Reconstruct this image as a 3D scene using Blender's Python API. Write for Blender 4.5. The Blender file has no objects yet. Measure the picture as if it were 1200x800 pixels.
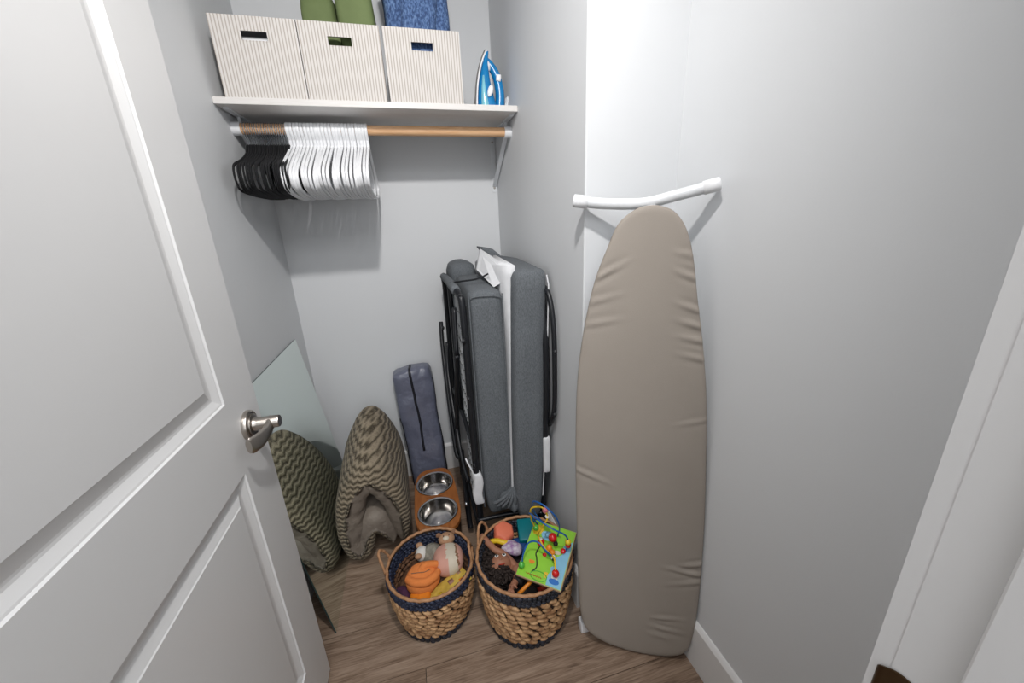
import bpy, math, random
from mathutils import Vector, Matrix, noise
random.seed(7)
PI = math.pi
scn = bpy.context.scene
COL = scn.collection

# ---------------------------------------------------------------- camera
def setup_camera():
    f, pitch, yaw, roll = 443.046, .309, .25, -.044
    cp, sp, cy, sy = math.cos(pitch), math.sin(pitch), math.cos(yaw), math.sin(yaw)
    F = Vector((sy*cp, cy*cp, -sp)); R = Vector((cy, -sy, 0)); U = R.cross(F)
    cr, sr = math.cos(roll), math.sin(roll)
    R2 = R*cr + U*sr; U2 = U*cr - R*sr
    cd = bpy.data.cameras.new('camera'); cd.sensor_width = 36; cd.lens = f/1200*36
    cd.clip_start = .01
    c = bpy.data.objects.new('camera', cd); COL.objects.link(c)
    m = Matrix((R2, U2, -F)).transposed().to_4x4(); m.translation = (0, 0, 1.3)
    c.matrix_world = m
    scn.camera = c
setup_camera()

# ---------------------------------------------------------------- world, lamps, exposure
w = bpy.data.worlds.new('world'); scn.world = w; w.use_nodes = True
w.node_tree.nodes['Background'].inputs[0].default_value = (.8, .88, 1, 1)
w.node_tree.nodes['Background'].inputs[1].default_value = .6
def area(name, loc, size, power, col, rot=(0, 0, 0), shape='DISK', sy=None):
    l = bpy.data.lights.new(name, 'AREA'); l.shape = shape; l.size = size
    if sy: l.size_y = sy
    l.energy = power; l.color = col
    o = bpy.data.objects.new(name, l); o.location = loc; o.rotation_euler = rot; COL.objects.link(o)
    return o
def spot(name, loc, target, power, col, size, radius):
    l = bpy.data.lights.new(name, 'SPOT'); l.energy = power; l.color = col; l.spot_size = size; l.spot_blend = 1; l.shadow_soft_size = radius
    o = bpy.data.objects.new(name, l); o.location = loc; COL.objects.link(o)
    o.rotation_euler = (Vector(target)-Vector(loc)).to_track_quat('-Z', 'Y').to_euler()
spot('closet_gimbal_downlight', (.03, .24, 2.23), (-.02, 1.6, 1.05), 54, (1, .975, .955), math.radians(135), .042)
area('hallway_overhead_fill', (.05, -.72, 2.26), 1.2, 18, (.965, .98, 1))  # unseen broad fill, added behind the camera to lift the whole closet
area('hallway_front_fill', (.1, -1.57, 1.45), 1.5, 7, (.93, .96, 1), (PI/2, 0, 0), 'RECTANGLE', 1.3)  # added frontal fill for the back wall; the hallway has no window
scn.cycles.sample_clamp_indirect = 0
scn.view_settings.view_transform = 'Standard'
scn.view_settings.look = 'None'
scn.view_settings.gamma = 1
scn.view_settings.use_curve_mapping = False
scn.view_settings.exposure = 0.17

# ---------------------------------------------------------------- materials
def mat(name, col, rough=.6, metal=0, col2=None, nscale=30, bump=0, bscale=None, spec=.4, stretch=None, coat=0):
    m = bpy.data.materials.new(name); m.use_nodes = True
    nt = m.node_tree; b = nt.nodes['Principled BSDF']
    b.inputs['Base Color'].default_value = (*col, 1)
    b.inputs['Roughness'].default_value = rough
    b.inputs['Metallic'].default_value = metal
    b.inputs['Specular IOR Level'].default_value = spec
    b.inputs['Coat Weight'].default_value = coat
    tc = nt.nodes.new('ShaderNodeTexCoord'); mp = nt.nodes.new('ShaderNodeMapping')
    nt.links.new(tc.outputs['Object'], mp.inputs[0])
    if stretch: mp.inputs['Scale'].default_value = stretch
    if col2 is None: col2 = tuple(c*.93 for c in col)
    n = nt.nodes.new('ShaderNodeTexNoise'); n.inputs['Scale'].default_value = nscale; n.inputs['Detail'].default_value = 4
    nt.links.new(mp.outputs[0], n.inputs['Vector'])
    r = nt.nodes.new('ShaderNodeMix'); r.data_type = 'RGBA'
    r.inputs[6].default_value = (*col2, 1); r.inputs[7].default_value = (*col, 1)
    cr = nt.nodes.new('ShaderNodeMapRange'); cr.inputs[1].default_value = .35; cr.inputs[2].default_value = .65
    nt.links.new(n.outputs[0], cr.inputs[0]); nt.links.new(cr.outputs[0], r.inputs[0])
    nt.links.new(r.outputs[2], b.inputs['Base Color'])
    if bump:
        n2 = nt.nodes.new('ShaderNodeTexNoise'); n2.inputs['Scale'].default_value = bscale or nscale; n2.inputs['Detail'].default_value = 3
        nt.links.new(mp.outputs[0], n2.inputs['Vector'])
        bp = nt.nodes.new('ShaderNodeBump'); bp.inputs['Strength'].default_value = bump; bp.inputs['Distance'].default_value = .008 if name in ('bag_nylon', 'cushion_back') else .002
        nt.links.new(n2.outputs[0], bp.inputs['Height']); nt.links.new(bp.outputs[0], b.inputs['Normal'])
    return m

def node_mat(name, rough=.6):
    m = bpy.data.materials.new(name); m.use_nodes = True
    nt = m.node_tree; b = nt.nodes['Principled BSDF']; b.inputs['Roughness'].default_value = rough
    N = lambda t: nt.nodes.new('ShaderNode'+t)
    L = nt.links.new
    return m, nt, b, N, L

def ramp(nt, stops):
    r = nt.nodes.new('ShaderNodeValToRGB'); e = r.color_ramp.elements
    while len(e) < len(stops): e.new(.5)
    for i, (p, c) in enumerate(stops):
        e[i].position = p; e[i].color = (*c, 1)
    return r

def math_node(nt, op, a, b=None):
    n = nt.nodes.new('ShaderNodeMath'); n.operation = op
    for i, v in enumerate((a, b)):
        if v is None: continue
        if isinstance(v, (int, float)): n.inputs[i].default_value = v
        else: nt.links.new(v, n.inputs[i])
    return n.outputs[0]

M = {}
M['wall'] = mat('wall_paint', (.69, .705, .72), .55, col2=(.68, .695, .71), nscale=3, bump=.05, bscale=220, spec=.35)
M['ceiling'] = mat('ceiling_paint', (.72, .72, .71), .8, bump=.1, bscale=150)
M['trim'] = mat('trim_paint', (.76, .755, .75), .35, col2=(.75, .745, .74), nscale=4, spec=.45)
M['door'] = mat('door_paint', (.70, .70, .70), .38, col2=(.69, .69, .69), nscale=3, bump=.04, bscale=120, spec=.45)
M['shelf'] = mat('shelf_laminate', (.74, .72, .70), .45, col2=(.70, .675, .65), nscale=20, stretch=(1, 12, 12))
M['white_metal'] = mat('white_metal', (.74, .76, .78), .35)
M['white_plastic'] = mat('white_plastic', (.86, .87, .89), .35)
M['nickel'] = mat('satin_nickel', (.50, .46, .42), .28, 1, col2=(.46, .42, .38), nscale=60)
M['steel'] = mat('stainless_steel', (.62, .60, .58), .16, 1, col2=(.55, .53, .51), nscale=15)
M['bronze'] = mat('dark_bronze', (.12, .075, .04), .35, 1)
M['black_metal'] = mat('black_enamel', (.012, .013, .016), .35)
M['black_flock'] = mat('black_flocking', (.010, .010, .012), .75, bump=.3, bscale=800)
M['hook_metal'] = mat('hook_metal', (.55, .57, .6), .25, 1)
M['rod_wood'] = mat('rod_wood', (.78, .50, .29), .5, col2=(.68, .39, .20), nscale=14, stretch=(1, 14, 14))
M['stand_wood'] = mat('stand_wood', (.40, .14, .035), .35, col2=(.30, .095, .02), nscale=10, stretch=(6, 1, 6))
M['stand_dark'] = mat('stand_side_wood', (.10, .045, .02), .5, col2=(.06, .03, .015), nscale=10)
M['board_cover'] = mat('board_cover', (.325, .288, .250), .62, col2=(.31, .274, .238), nscale=5, bump=.15, bscale=500, spec=.35)
M['grey_tweed'] = mat('grey_tweed', (.150, .163, .176), .9, col2=(.092, .102, .112), nscale=420, bump=.5, bscale=500, stretch=(1, 1, .35))
M['white_cloth'] = mat('white_cloth', (.72, .73, .75), .85, bump=.15, bscale=90)
M['tan_strand'] = mat('water_hyacinth', (.60, .37, .19), .6, col2=(.27, .135, .06), nscale=45, bump=.6, bscale=260)
M['rim_strand'] = mat('rim_strand', (.46, .25, .13), .6, col2=(.34, .17, .08), nscale=60, bump=.5, bscale=300)
M['black_strand'] = mat('black_strand', (.012, .013, .018), .5, col2=(.03, .034, .05), nscale=45, bump=.6, bscale=260)
M['navy_strand'] = mat('navy_strand', (.010, .014, .035), .5, col2=(.03, .04, .075), nscale=45, bump=.6, bscale=260)
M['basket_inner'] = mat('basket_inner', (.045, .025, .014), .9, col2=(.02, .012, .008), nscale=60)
M['bag'] = mat('bag_nylon', (.150, .162, .222), .34, col2=(.125, .135, .19), nscale=12, bump=1, bscale=22, spec=.7)
M['bag_dark'] = mat('bag_trim', (.018, .018, .024), .5)
M['taupe'] = mat('cushion_back', (.22, .185, .15), .55, col2=(.17, .14, .115), nscale=10, bump=.9, bscale=34)
M['green_cloth'] = mat('green_cloth', (.16, .21, .085), .8, col2=(.125, .165, .065), nscale=9, bump=.5, bscale=60)
M['edge_dark'] = mat('dark_subfloor', (.015, .015, .015), .8)  # near-black subfloor, visible in the plank joints

def floor_material():
    m, nt, b, N, L = node_mat('oak_plank', .42)
    tc = N('TexCoord'); oi = N('ObjectInfo')
    add = N('VectorMath'); add.operation = 'ADD'
    cmb = N('CombineXYZ')
    L(math_node(nt, 'MULTIPLY', oi.outputs['Random'], 37.0), cmb.inputs[0])
    L(math_node(nt, 'MULTIPLY', oi.outputs['Random'], 11.0), cmb.inputs[1])
    L(tc.outputs['Object'], add.inputs[0]); L(cmb.outputs[0], add.inputs[1])
    mp = N('Mapping'); mp.inputs['Scale'].default_value = (1.6, 15, 1); L(add.outputs[0], mp.inputs[0])
    n1 = N('TexNoise'); n1.inputs['Scale'].default_value = 2.2; n1.inputs['Detail'].default_value = 8; n1.inputs['Roughness'].default_value = .65; n1.inputs['Distortion'].default_value = 1.2
    L(mp.outputs[0], n1.inputs['Vector'])
    mp2 = N('Mapping'); mp2.inputs['Scale'].default_value = (4, 90, 1); L(add.outputs[0], mp2.inputs[0])
    n2 = N('TexNoise'); n2.inputs['Scale'].default_value = 3; n2.inputs['Detail'].default_value = 6; L(mp2.outputs[0], n2.inputs['Vector'])
    mp3 = N('Mapping'); mp3.inputs['Scale'].default_value = (2.2, 9, 1); L(add.outputs[0], mp3.inputs[0])
    n3 = N('TexNoise'); n3.inputs['Scale'].default_value = 1.3; n3.inputs['Detail'].default_value = 2; L(mp3.outputs[0], n3.inputs['Vector'])
    s = math_node(nt, 'ADD', math_node(nt, 'MULTIPLY', n1.outputs[0], .62), math_node(nt, 'MULTIPLY', n2.outputs[0], .38))
    s = math_node(nt, 'ADD', s, math_node(nt, 'MULTIPLY', math_node(nt, 'SUBTRACT', oi.outputs['Random'], .5), .07))
    r = ramp(nt, [(.33, (.080, .050, .034)), (.44, (.19, .126, .086)), (.52, (.265, .186, .132)), (.66, (.37, .275, .205))])
    L(s, r.inputs[0])
    kn = ramp(nt, [(.24, (.30, .26, .24)), (.34, (1, 1, 1))]); L(n3.outputs[0], kn.inputs[0])
    mx = N('Mix'); mx.data_type = 'RGBA'; mx.blend_type = 'MULTIPLY'; mx.inputs[0].default_value = 1
    L(r.outputs[0], mx.inputs[6]); L(kn.outputs[0], mx.inputs[7]); L(mx.outputs[2], b.inputs['Base Color'])
    bp = N('Bump'); bp.inputs['Strength'].default_value = .25; bp.inputs['Distance'].default_value = .002
    L(s, bp.inputs['Height']); L(bp.outputs[0], b.inputs['Normal'])
    return m
M['plank'] = floor_material()

def stripe_material():
    m, nt, b, N, L = node_mat('striped_canvas', .85)
    tc = N('TexCoord'); sx = N('SeparateXYZ'); L(tc.outputs['Object'], sx.inputs[0])
    s = math_node(nt, 'ADD', sx.outputs[0], sx.outputs[1])
    t = math_node(nt, 'FRACT', math_node(nt, 'MULTIPLY', s, 1/.0088))
    r = ramp(nt, [(.0, (.42, .37, .33)), (.20, (.45, .40, .36)), (.36, (.68, .655, .63)), (.86, (.68, .655, .63)), (1, (.42, .37, .33))])
    L(t, r.inputs[0]); L(r.outputs[0], b.inputs['Base Color'])
    n = N('TexNoise'); n.inputs['Scale'].default_value = 500; L(tc.outputs['Object'], n.inputs['Vector'])
    bp = N('Bump'); bp.inputs['Strength'].default_value = .3; bp.inputs['Distance'].default_value = .001
    L(n.outputs[0], bp.inputs['Height']); L(bp.outputs[0], b.inputs['Normal'])
    return m
M['stripe'] = stripe_material()

def chevron_material():
    m, nt, b, N, L = node_mat('chevron_fleece', .95)
    tc = N('TexCoord'); sx = N('SeparateXYZ'); L(tc.outputs['Object'], sx.inputs[0])
    nz = N('TexNoise'); nz.inputs['Scale'].default_value = 26; nz.inputs['Detail'].default_value = 3; L(tc.outputs['Object'], nz.inputs['Vector'])
    u = math_node(nt, 'SUBTRACT', sx.outputs[0], math_node(nt, 'MULTIPLY', sx.outputs[1], .45))
    tri = math_node(nt, 'PINGPONG', math_node(nt, 'MULTIPLY', u, 1/.014), 1.0)
    row = math_node(nt, 'ADD', math_node(nt, 'MULTIPLY', sx.outputs[2], 1/.0195), math_node(nt, 'MULTIPLY', tri, .34))
    row = math_node(nt, 'ADD', row, math_node(nt, 'MULTIPLY', nz.outputs[0], .8))
    t = math_node(nt, 'PINGPONG', row, .5)
    n2 = N('TexNoise'); n2.inputs['Scale'].default_value = 180; L(tc.outputs['Object'], n2.inputs['Vector'])
    t2 = math_node(nt, 'ADD', math_node(nt, 'MULTIPLY', t, 1.4), math_node(nt, 'MULTIPLY', n2.outputs[0], .55))
    r = ramp(nt, [(.30, (.055, .041, .025)), (.52, (.150, .120, .080)), (.90, (.31, .255, .18))])
    L(t2, r.inputs[0]); L(r.outputs[0], b.inputs['Base Color'])
    bp = N('Bump'); bp.inputs['Strength'].default_value = .9; bp.inputs['Distance'].default_value = .006
    L(t2, bp.inputs['Height']); L(bp.outputs[0], b.inputs['Normal'])
    b.inputs['Sheen Weight'].default_value = .05
    return m
M['chevron'] = chevron_material()

def knit_material():
    m, nt, b, N, L = node_mat('blue_knit', .95)
    tc = N('TexCoord'); mp = N('Mapping'); mp.inputs['Scale'].default_value = (1, 1, .55); L(tc.outputs['Object'], mp.inputs[0])
    n = N('TexNoise'); n.inputs['Scale'].default_value = 190; n.inputs['Detail'].default_value = 2; L(mp.outputs[0], n.inputs['Vector'])
    r = ramp(nt, [(.36, (.030, .060, .15)), (.52, (.070, .13, .28)), (.70, (.15, .24, .42))])
    L(n.outputs[0], r.inputs[0]); L(r.outputs[0], b.inputs['Base Color'])
    bp = N('Bump'); bp.inputs['Strength'].default_value = .45; bp.inputs['Distance'].default_value = .003
    L(n.outputs[0], bp.inputs['Height']); L(bp.outputs[0], b.inputs['Normal'])
    return m
M['knit'] = knit_material()

def mirror_material():
    m, nt, b, N, L = node_mat('mirror_glass', .0)
    b.inputs['Base Color'].default_value = (.80, .875, .84, 1); b.inputs['Metallic'].default_value = 1
    b.inputs['Roughness'].default_value = .0
    return m
M['mirror'] = mirror_material()
M['mirror_edge'] = mat('mirror_edge', (.05, .08, .075), .15)
M['mirror_back'] = mat('mirror_backing', (.05, .05, .055), .7)

def plain(key, col, rough=.6, **k):
    M[key] = mat(key, col, rough, **k)
plain('iron_blue', (.005, .20, .48), .25, spec=.5)
plain('iron_tank', (.22, .55, .66), .15, spec=.6)
plain('plush_orange', (.72, .22, .055), .95, bump=.5, bscale=300)
plain('plush_pink', (.62, .33, .26), .95, bump=.5, bscale=300)
plain('plush_cream', (.62, .55, .44), .95, bump=.5, bscale=300)
plain('plush_brown', (.26, .14, .08), .95, bump=.5, bscale=300)
plain('plush_tan', (.42, .24, .14), .95, bump=.5, bscale=300)
plain('plush_grey', (.30, .28, .23), .95, col2=(.17, .16, .13), nscale=60, bump=.8, bscale=200)
plain('plush_white', (.66, .64, .60), .95, bump=.5, bscale=200)
plain('cloth_orange', (.80, .22, .01), .8)
plain('cloth_red', (.45, .03, .012), .8)
plain('cloth_purple', (.07, .02, .055), .85)
plain('book_yellow', (.66, .47, .085), .7, col2=(.50, .33, .05), nscale=50)
plain('coral', (.72, .18, .10), .55)
plain('teal', (.0, .17, .20), .45)
plain('blue_cloth', (.01, .06, .22), .7)
plain('yellow', (.72, .48, .02), .4)
plain('skin_doll', (.33, .145, .085), .55)
plain('hair_doll', (.022, .013, .010), .8, bump=.8, bscale=120)
plain('doll_dark', (.02, .016, .015), .8)
plain('printed_cloth', (.60, .56, .60), .8, col2=(.30, .16, .34), nscale=70)
plain('grey_plush', (.20, .20, .20), .9, col2=(.1, .1, .1), nscale=40, bump=.8, bscale=200)
plain('straw', (.22, .11, .055), .8, col2=(.1, .05, .03), nscale=80)
plain('bead_red', (.60, .012, .012), .2, spec=.6)
plain('bead_green', (.08, .42, .05), .2, spec=.6)
plain('bead_pink', (.75, .22, .26), .3)
plain('bead_yellow', (.72, .52, .03), .25)
plain('bead_blue', (.03, .16, .50), .25)
plain('wire_blue', (.01, .10, .36), .3)
plain('wire_yellow', (.75, .48, .02), .3)
plain('print_green', (.26, .58, .035), .35)
plain('print_lightblue', (.22, .48, .66), .35)
plain('print_orange', (.78, .25, .02), .35)
plain('print_white', (.75, .75, .72), .35)
plain('black_paint', (.015, .012, .01), .5)
plain('pale_wood', (.55, .38, .22), .5)
plain('mauve_print', (.35, .18, .13), .7)

# ---------------------------------------------------------------- mesh builder
class MB:
    def __init__(s): s.v = []; s.f = []; s.mi = []
    def add(s, verts, faces, mi=0):
        o = len(s.v); s.v += [Vector(v) for v in verts]
        for f in faces: s.f.append(tuple(i+o for i in f)); s.mi.append(mi)
        return s
    def box(s, lo, hi, mi=0):
        x0, y0, z0 = lo; x1, y1, z1 = hi
        return s.add([(x0,y0,z0),(x1,y0,z0),(x1,y1,z0),(x0,y1,z0),(x0,y0,z1),(x1,y0,z1),(x1,y1,z1),(x0,y1,z1)],
              [(0,3,2,1),(4,5,6,7),(0,1,5,4),(1,2,6,5),(2,3,7,6),(3,0,4,7)], mi)
    def rings(s, rings, closed=True, caps=True, loop=False, mi=0):
        o = len(s.v); n = len(rings[0])
        for r in rings: s.v += [Vector(p) for p in r]
        k = len(rings)
        for i in range(k if loop else k-1):
            a = o+i*n; b = o+((i+1) % k)*n
            for j in range(n if closed else n-1):
                j2 = (j+1) % n
                s.f.append((a+j, a+j2, b+j2, b+j)); s.mi.append(mi)
        if caps and not loop and closed:
            s.f.append(tuple(o+j for j in reversed(range(n)))); s.mi.append(mi)
            s.f.append(tuple(o+(k-1)*n+j for j in range(n))); s.mi.append(mi)
        return s
    def tube(s, path, r, seg=8, closed=False, mi=0, flat=1.0, caps=True, sq=1.0):
        pw = lambda x: math.copysign(abs(x)**sq, x)
        P = [Vector(p) for p in path]; n = len(P)
        R = r if isinstance(r, (list, tuple)) else [r]*n
        rs = []; up = None
        for i in range(n):
            if closed: t = P[(i+1) % n]-P[i-1]
            else: t = P[min(i+1, n-1)]-P[max(i-1, 0)]
            t.normalize()
            if up is None:
                up = Vector((0, 0, 1)) if abs(t.z) < .9 else Vector((1, 0, 0))
            a = (up-t*up.dot(t)); 
            if a.length < 1e-6: a = t.orthogonal()
            a.normalize(); up = a; b = t.cross(a)
            rs.append([P[i]+a*pw(math.cos(2*PI*j/seg))*R[i]+b*pw(math.sin(2*PI*j/seg))*R[i]*flat for j in range(seg)])
        return s.rings(rs, True, caps, closed, mi)
    def ell(s, c, rad, seg=12, ring=8, rot=None, mi=0, e=1.0):
        c = Vector(c); o = len(s.v)
        def pw(x): return math.copysign(abs(x)**e, x)
        vs = []
        for i in range(ring+1):
            ph = -PI/2+PI*i/ring
            for j in range(seg):
                th = 2*PI*j/seg
                p = Vector((pw(math.cos(ph))*pw(math.cos(th))*rad[0], pw(math.cos(ph))*pw(math.sin(th))*rad[1], pw(math.sin(ph))*rad[2]))
                if i in (0, ring): p = Vector((0, 0, math.copysign(rad[2], math.sin(ph))))
                if rot: p = rot @ p
                vs.append(c+p)
        fs = []
        for i in range(ring):
            for j in range(seg):
                a, b2 = i*seg+j, i*seg+(j+1) % seg
                if i == 0: fs.append((a, b2+seg, a+seg))
                elif i == ring-1: fs.append((a, b2, a+seg))
                else: fs.append((a, b2, b2+seg, a+seg))
        return s.add(vs, fs, mi)
    def lathe(s, prof, seg=32, c=(0, 0, 0), mi=0, closed=False, axis=None):
        c = Vector(c); rs = []
        for r, z in prof:
            rs.append([c+(axis @ Vector((r*math.cos(2*PI*j/seg), r*math.sin(2*PI*j/seg), z)) if axis else Vector((r*math.cos(2*PI*j/seg), r*math.sin(2*PI*j/seg), z))) for j in range(seg)])
        return s.rings(rs, True, False, closed, mi)
    def rbox(s, size, r, n=(6, 6, 6), fn=None, mi=0, c=(0, 0, 0), rot=None):
        """rounded box grid; fn deforms local coordinates"""
        hx, hy, hz = (q/2 for q in size); H = (hx, hy, hz); idx = {}; vs = []; fs = []
        def grid(k, h):  # denser near the rounded edges
            g = [-h, -h+r*.3, -h+r]
            m = max(1, n[k]); g += [-h+r+(2*h-2*r)*i/m for i in range(1, m)]
            g += [h-r, h-r*.3, h]; return g
        G = [grid(k, H[k]) for k in range(3)]; L = [len(g) for g in G]
        def vid(i, j, k):
            key = (i, j, k)
            if key not in idx:
                p = Vector((G[0][i], G[1][j], G[2][k]))
                q = Vector([max(-H[a]+r, min(H[a]-r, p[a])) for a in range(3)])
                d = p-q
                if d.length > 1e-9: p = q+d.normalized()*r
                if fn: p = fn(p)
                if rot: p = rot @ p
                idx[key] = len(vs); vs.append(p+Vector(c))
            return idx[key]
        for a in range(3):
            b, d = (a+1) % 3, (a+2) % 3
            for side in (0, L[a]-1):
                for i in range(L[b]-1):
                    for j in range(L[d]-1):
                        q = []
                        for (ii, jj) in ((i, j), (i+1, j), (i+1, j+1), (i, j+1)):
                            t = [0, 0, 0]; t[a] = side; t[b] = ii; t[d] = jj; q.append(vid(*t))
                        if side == 0: q.reverse()
                        fs.append(tuple(q))
        return s.add(vs, fs, mi)
    def build(s, name, mats, parent=None, smooth=True, origin=None, sharp=True):
        me = bpy.data.meshes.new(name)
        o0 = Vector(origin) if origin is not None else Vector((0, 0, 0))
        me.from_pydata([v-o0 for v in s.v], [], s.f)
        if not isinstance(mats, (list, tuple)): mats = [mats]
        for m in mats: me.materials.append(M[m])
        me.polygons.foreach_set('material_index', s.mi)
        me.polygons.foreach_set('use_smooth', [smooth]*len(s.f))
        me.update()
        if smooth and sharp:
            me.set_sharp_from_angle(angle=math.radians(42))
        ob = bpy.data.objects.new(name, me); COL.objects.link(ob)
        if parent is not None:
            ob.parent = parent
            if origin is not None: ob.location = o0-(Vector(parent['_o']) if '_o' in parent else parent.location)
            else: ob.location = -parent.location
        else: ob.location = o0
        return ob

def empty(name, loc=(0, 0, 0)):
    e = bpy.data.objects.new(name, None); e.empty_display_size = .05; COL.objects.link(e); e.location = loc
    return e
def tag(o, label, cat, group=None, kind=None):
    o['label'] = label; o['category'] = cat
    if group: o['group'] = group
    if kind: o['kind'] = kind
    return o
def struct(o): o['kind'] = 'structure'; return o
def bev(o, w=.003, seg=2):
    m = o.modifiers.new('bevel', 'BEVEL'); m.width = w; m.segments = seg; m.limit_method = 'ANGLE'; return o
def sub(o, n=1):
    m = o.modifiers.new('subdivision', 'SUBSURF'); m.levels = n; m.render_levels = n; return o
def fract_noise(p, s): return noise.noise(Vector(p)*s)
def spline(pts, n=8, closed=False):
    P = [Vector(p) for p in pts]; out = []; k = len(P)
    for i in range(k if closed else k-1):
        if closed: a, b, c, d = P[i-1], P[i], P[(i+1) % k], P[(i+2) % k]
        else: a, b, c, d = P[max(i-1, 0)], P[i], P[i+1], P[min(i+2, k-1)]
        for j in range(n):
            t = j/n
            out.append(.5*((2*b)+(c-a)*t+(2*a-5*b+4*c-d)*t*t+(3*b-a-3*c+d)*t**3))
    if not closed: out.append(P[-1])
    return out

# ---------------------------------------------------------------- room shell
XL, XR, XF, YB, YE, ZC = -.509, .434, .692, 1.849, .912, 2.28
struct(MB().box((-1.6, -1.6, -.03), (1.7, 1.949, -.006)).build('floor', 'edge_dark', smooth=False))
floor = bpy.data.objects['floor']
def planks():
    w = .18; y = 1.94; r = 0
    OFF = {4: .6, 5: .75, 6: .3, 7: .0}
    mesh = {}
    while y > -1.5:
        y1 = y; y0 = y-w
        off = (r*.47+.33) % 1.2
        off = OFF.get(r, off)
        x = -1.6-1.2+off
        while x < 1.7:
            a, b = max(x, -1.6), min(x+1.2, 1.7)
            if b-a > .05:
                g = .0009
                key = round(b-a, 3)
                if key not in mesh:
                    o = MB().box((-(b-a)/2+g, -w/2+g, -.006), ((b-a)/2-g, w/2-g, 0)).build('floor_plank', 'plank', floor, smooth=False)
                    mesh[key] = o.data
                else:
                    o = bpy.data.objects.new('floor_plank', mesh[key]); COL.objects.link(o); o.parent = floor
                o.location = ((a+b)/2, (y0+y1)/2, 0)
            x += 1.2
        y -= w; r += 1
planks()
struct(MB().box((-1.6, -1.6, ZC), (1.7, 1.95, ZC+.05)).build('ceiling', 'ceiling', smooth=False))
struct(MB().box((XL-.1, .146, 0), (XL, 1.949, ZC)).build('wall_left', 'wall', smooth=False))
struct(MB().box((XL, YB, 0), (XF+.1, YB+.1, ZC)).build('wall_back', 'wall', smooth=False))
struct(bev(MB().box((XR, YE, 0), (XF+.1, YB, ZC)).build('wall_right_back', 'wall', smooth=False), .004, 3))
struct(MB().box((XF, .146, 0), (XF+.1, YE, ZC)).build('wall_right_front', 'wall', smooth=False))
wf = MB(); DT = 2.16
wf.box((-1.6, .04, 0), (-.445, .146, ZC)); wf.box((.41, .04, 0), (1.7, .146, ZC)); wf.box((-.445, .04, DT+.025), (.41, .146, ZC))
struct(wf.build('wall_front', 'wall', smooth=False))
# hallway outside the doorway
struct(MB().box((-1.7, -1.7, 0), (1.8, -1.6, ZC)).build('wall_hallway_far', 'wall', smooth=False))
struct(MB().box((-1.7, -1.6, 0), (-1.6, .04, ZC)).build('wall_hallway_left', 'wall', smooth=False))
struct(MB().box((1.7, -1.6, 0), (1.8, .04, ZC)).build('wall_hallway_right', 'wall', smooth=False))

# baseboards (profile with a bevelled top)
def baseboard(name, a, b, n, h=.155):
    a, b, n = Vector(a), Vector(b), Vector(n).normalized()
    prof = [(0, 0), (.013, 0), (.013, h-.012), (.008, h-.004), (.004, h), (0, h)]
    rs = [[p+n*x+Vector((0, 0, z)) for x, z in prof] for p in (a, b)]
    o = MB().rings(rs).build(name, 'trim', smooth=False)
    return struct(o)
baseboard('baseboard_back', (XL, YB, 0), (XR, YB, 0), (0, -1, 0))
baseboard('baseboard_left', (XL, .16, 0), (XL, YB, 0), (1, 0, 0))
baseboard('baseboard_right_back', (XR, YB, 0), (XR, YE-.012, 0), (-1, 0, 0))
baseboard('baseboard_right_middle', (XR-.012, YE, 0), (XF, YE, 0), (0, -1, 0))
baseboard('baseboard_right_front', (XF, YE, 0), (XF, .163, 0), (-1, 0, 0))

# door frame: jambs, stops, casings
def jamb():
    b = MB(); b.box((.385, .035, 0), (.41, .146, DT+.02)); struct(b.build('trim_1', 'trim', smooth=False))
    b = MB(); b.box((-.445, .035, 0), (-.421, .146, DT+.02)); struct(b.build('trim_2', 'trim', smooth=False))
    b = MB(); b.box((-.421, .035, DT), (.385, .146, DT+.02)); struct(b.build('trim_3', 'trim', smooth=False))
    b = MB(); b.box((.374, .055, 0), (.385, .106, DT)); struct(bev(b.build('trim_4', 'trim', smooth=False), .002, 2))
    b = MB(); b.box((.3858, .146, 0), (.455, .161, DT+.06)); struct(b.build('trim_5', 'trim', smooth=False))
    b = MB(); b.box((.39, .022, 0), (.455, .04, DT+.06)); struct(bev(b.build('trim_6', 'trim', smooth=False), .003, 2))
    # strike plate with a curved lip
    root = empty('trim_7', (.385, .13, .875)); struct(root)
    pth = [(.3842, .112+.004*i, 0) for i in range(8)]+[(.3838, .1435, 0), (.3832, .147, 0), (.3838, .1505, 0), (.3855, .1535, 0), (.388, .156, 0), (.3895, .157, 0)]
    rs = []
    for x, y, _ in pth:
        hh = .028 if y < .134 else max(.004, .028*math.sqrt(max(0, 1-((y-.134)/.0245)**2)))
        rs.append([(x, y, .868-hh), (x-.0015, y, .868-hh), (x-.0015, y, .868+hh), (x, y, .868+hh)])
    MB().rings(rs).build('strike_plate', 'bronze', root)
    MB().ell((.3825, .12, .853), (.0008, .003, .003), 10, 6).build('screw', 'nickel', root)
jamb()

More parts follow.
